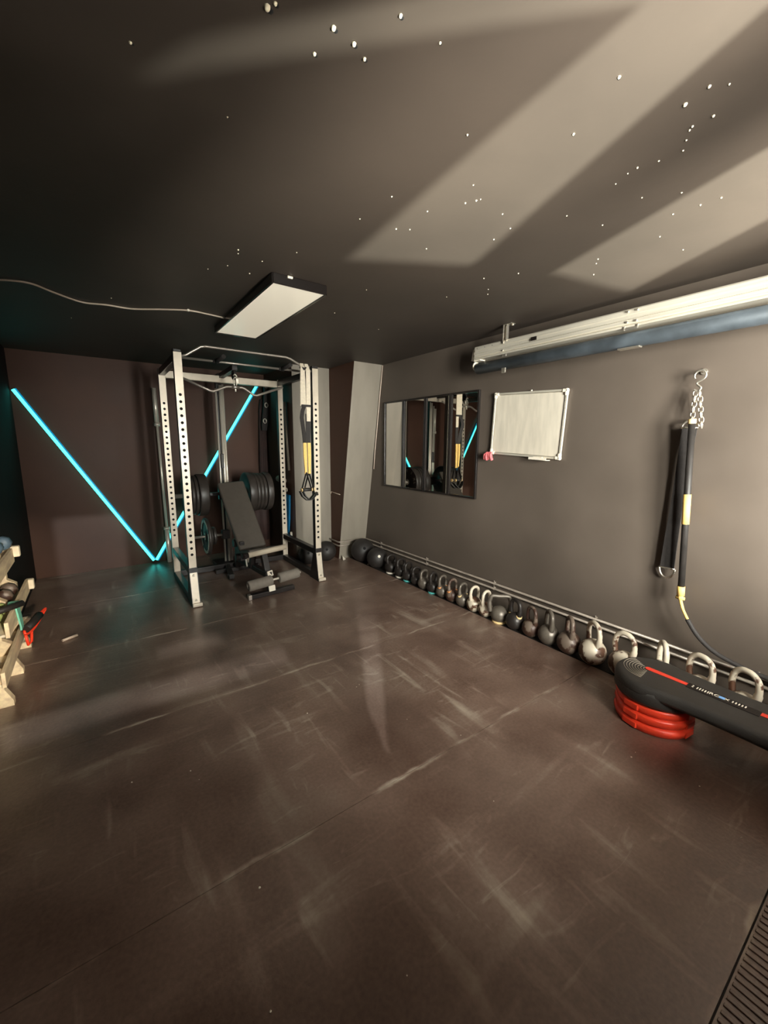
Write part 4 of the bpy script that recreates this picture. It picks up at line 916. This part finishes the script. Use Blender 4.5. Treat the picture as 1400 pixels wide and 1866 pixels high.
b = MB(); b.tube([(1.886, 4.80, 0.26), (1.886, 4.72, 0.25), (1.886, 4.65, 0.24), (1.888, 4.60, 0.30), (1.89, 4.612, 0.35)], [0.020, 0.022, 0.022, 0.014, 0.010], n=10, smooth_path=True); tag(b.build('white_cloth', 'white'), 'crumpled white cloth tucked below the blue towel', 'cloth')

# ================================================================== PALLET RACK on the left wall
t = thing('pallet_rack', 'raw pine pallet rack standing along the left wall', 'rack', (-0.53, 3.2, 0))
def stringer(y):
    b = MB(); x0, x1 = -0.592, -0.502
    pts = [(x0, 0.0), (x1 + 0.03, 0.0), (x1 + 0.03, 0.03), (x1, 0.10), (x1, 0.20), (x1 - 0.045, 0.235), (x1 - 0.045, 0.33), (x1, 0.37), (x1, 0.47), (x1 - 0.045, 0.505), (x1 - 0.045, 0.60), (x1, 0.64), (x1, 0.755), (x0, 0.755)]
    b.prism([(x, y, z) for x, z in pts], (0, 0.045, 0)); return b.build('stringer', 'pine', t)
SY = [(2.80, 0), (3.18, 0), (3.58, 0)]
for y, _ in SY: stringer(y)
for z0, h, xs, y1 in ((0.66, 0.09, -0.480, 3.42), (0.40, 0.085, -0.450, 3.60), (0.13, 0.085, -0.493, 3.60)):
    b = MB(); b.box((xs, (2.76 + y1) / 2, z0 + h / 2), (0.018, y1 - 2.76, h), bev=0.002); b.build('front_slat', 'pine', t)
    b = MB(); b.box(((xs - 0.592) / 2, (2.78 + y1) / 2, z0 + 0.004), (xs + 0.592, y1 - 2.80, 0.014), bev=0.002); b.build('shelf_board', 'pine_end', t)
for z0, xs, y1 in ((0.755, -0.462, 3.425), (0.48, -0.435, 3.60), (0.21, -0.482, 3.60)):
    b = MB(); b.box((xs, y1, z0 - 0.03), (0.045, 0.045, 0.07), bev=0.008); b.build('block', 'pine_end', t)
# dumbbells and bits held in the rack
def dumbbell(label, c, d, r, L, m1, m2='zinc'):
    c, d = Vector(c), Vector(d).normalized()
    t = thing('dumbbell', label, 'dumbbell', c, 'dumbbells held in the pallet rack')
    for s_ in (-1, 1):
        b = MB(); b.lathe([(0, 0), (r * 0.7, 0.0), (r, 0.012), (r, L * 0.30 - 0.012), (r * 0.7, L * 0.30), (0, L * 0.30)], c + d * s_ * L / 2, d * -s_, n=8); b.build('head', m1, t)
    b = MB(); b.cyl(c - d * L * 0.25, c + d * L * 0.25, 0.014, n=12); b.build('grip', m2, t)
dumbbell('slate blue dumbbell lying on top of the pallet rack', (-0.515, 3.27, 0.80), (0.15, 1, 0), 0.044, 0.20, 'slate')
dumbbell('lime green dumbbell in the upper pocket of the pallet rack', (-0.532, 3.05, 0.455), (0.03, 1, 0), 0.040, 0.17, 'lime')
dumbbell('dark brown dumbbell in the upper pocket of the pallet rack', (-0.532, 3.42, 0.46), (0.03, 1, 0), 0.045, 0.20, 'kb_rust')
dumbbell('black dumbbell beside the lime one in the pallet rack', (-0.546, 2.945, 0.718), (0.03, 1, 0), 0.042, 0.16, 'rubber')
b = MB(); b.cyl((-0.53, 2.87, 0.508), (-0.405, 2.99, 0.508), 0.017, n=14); tag(b.build('black_bar_end', 'rubber'), 'black tube end jutting from the pallet rack', 'bar')
b = MB(); b.ribbon([(-0.475, 3.02, 0.500), (-0.437, 3.03, 0.497), (-0.434, 3.04, 0.43), (-0.432, 3.06, 0.36), (-0.434, 3.07, 0.33)], (0, 1, 0), [0.10, 0.10, 0.085, 0.075, 0.07], 0.008); tag(b.build('mint_band', 'mint'), 'mint green exercise band draped over the pallet rack', 'band')
t = thing('push_up_grip', 'red framed black handle hooked on the pallet rack front', 'handle', (-0.42, 3.3, 0.22))
b = MB(); b.tube([(-0.445, 3.24, 0.26), (-0.40, 3.34, 0.285), (-0.36, 3.46, 0.30), (-0.375, 3.44, 0.27), (-0.41, 3.30, 0.235), (-0.44, 3.22, 0.235)], 0.008, n=8, closed=True, smooth_path=True)
b.tube([(-0.442, 3.20, 0.24), (-0.435, 3.20, 0.17), (-0.425, 3.26, 0.165), (-0.42, 3.27, 0.235)], 0.008, n=8); b.build('frame', 'red', t)
b = MB(); b.tube([(-0.44, 3.22, 0.265), (-0.41, 3.30, 0.275), (-0.385, 3.38, 0.29)], 0.024, n=12); b.build('grip', 'rubber', t)
b = MB(); b.cyl((-0.30, 3.55, 0.010), (-0.215, 3.60, 0.010), 0.010, n=10); tag(b.build('short_rod', 'cable'), 'short pale rod on the floor beside the pallet rack', 'rod')

# small pale crumbs on the matting
b = MB(); rq = random.Random(9)
for x, y in [(1.172, 1.888), (1.147, 1.878), (1.214, 1.483), (1.902, 0.686), (1.95, 0.689), (1.966, 0.444), (0.313, 1.119), (0.566, 0.672), (0.008, 1.838), (0.223, 1.762), (0.244, 1.69), (1.818, 0.27), (0.239, 0.816), (1.359, 1.239), (0.807, 1.825), (1.193, 0.897)]:
    r_ = rq.uniform(0.002, 0.0045)
    b.lathe([(0, 0), (r_, 0.0003), (r_ * 0.7, r_ * 0.6), (0, r_ * 0.8)], (x, y, 0.0002), n=6)
o = tag(b.build('floor_crumbs', 'white'), 'scattered tiny pale crumbs on the black matting', 'crumbs'); o['kind'] = 'stuff'
bpy.context.view_layer.update()
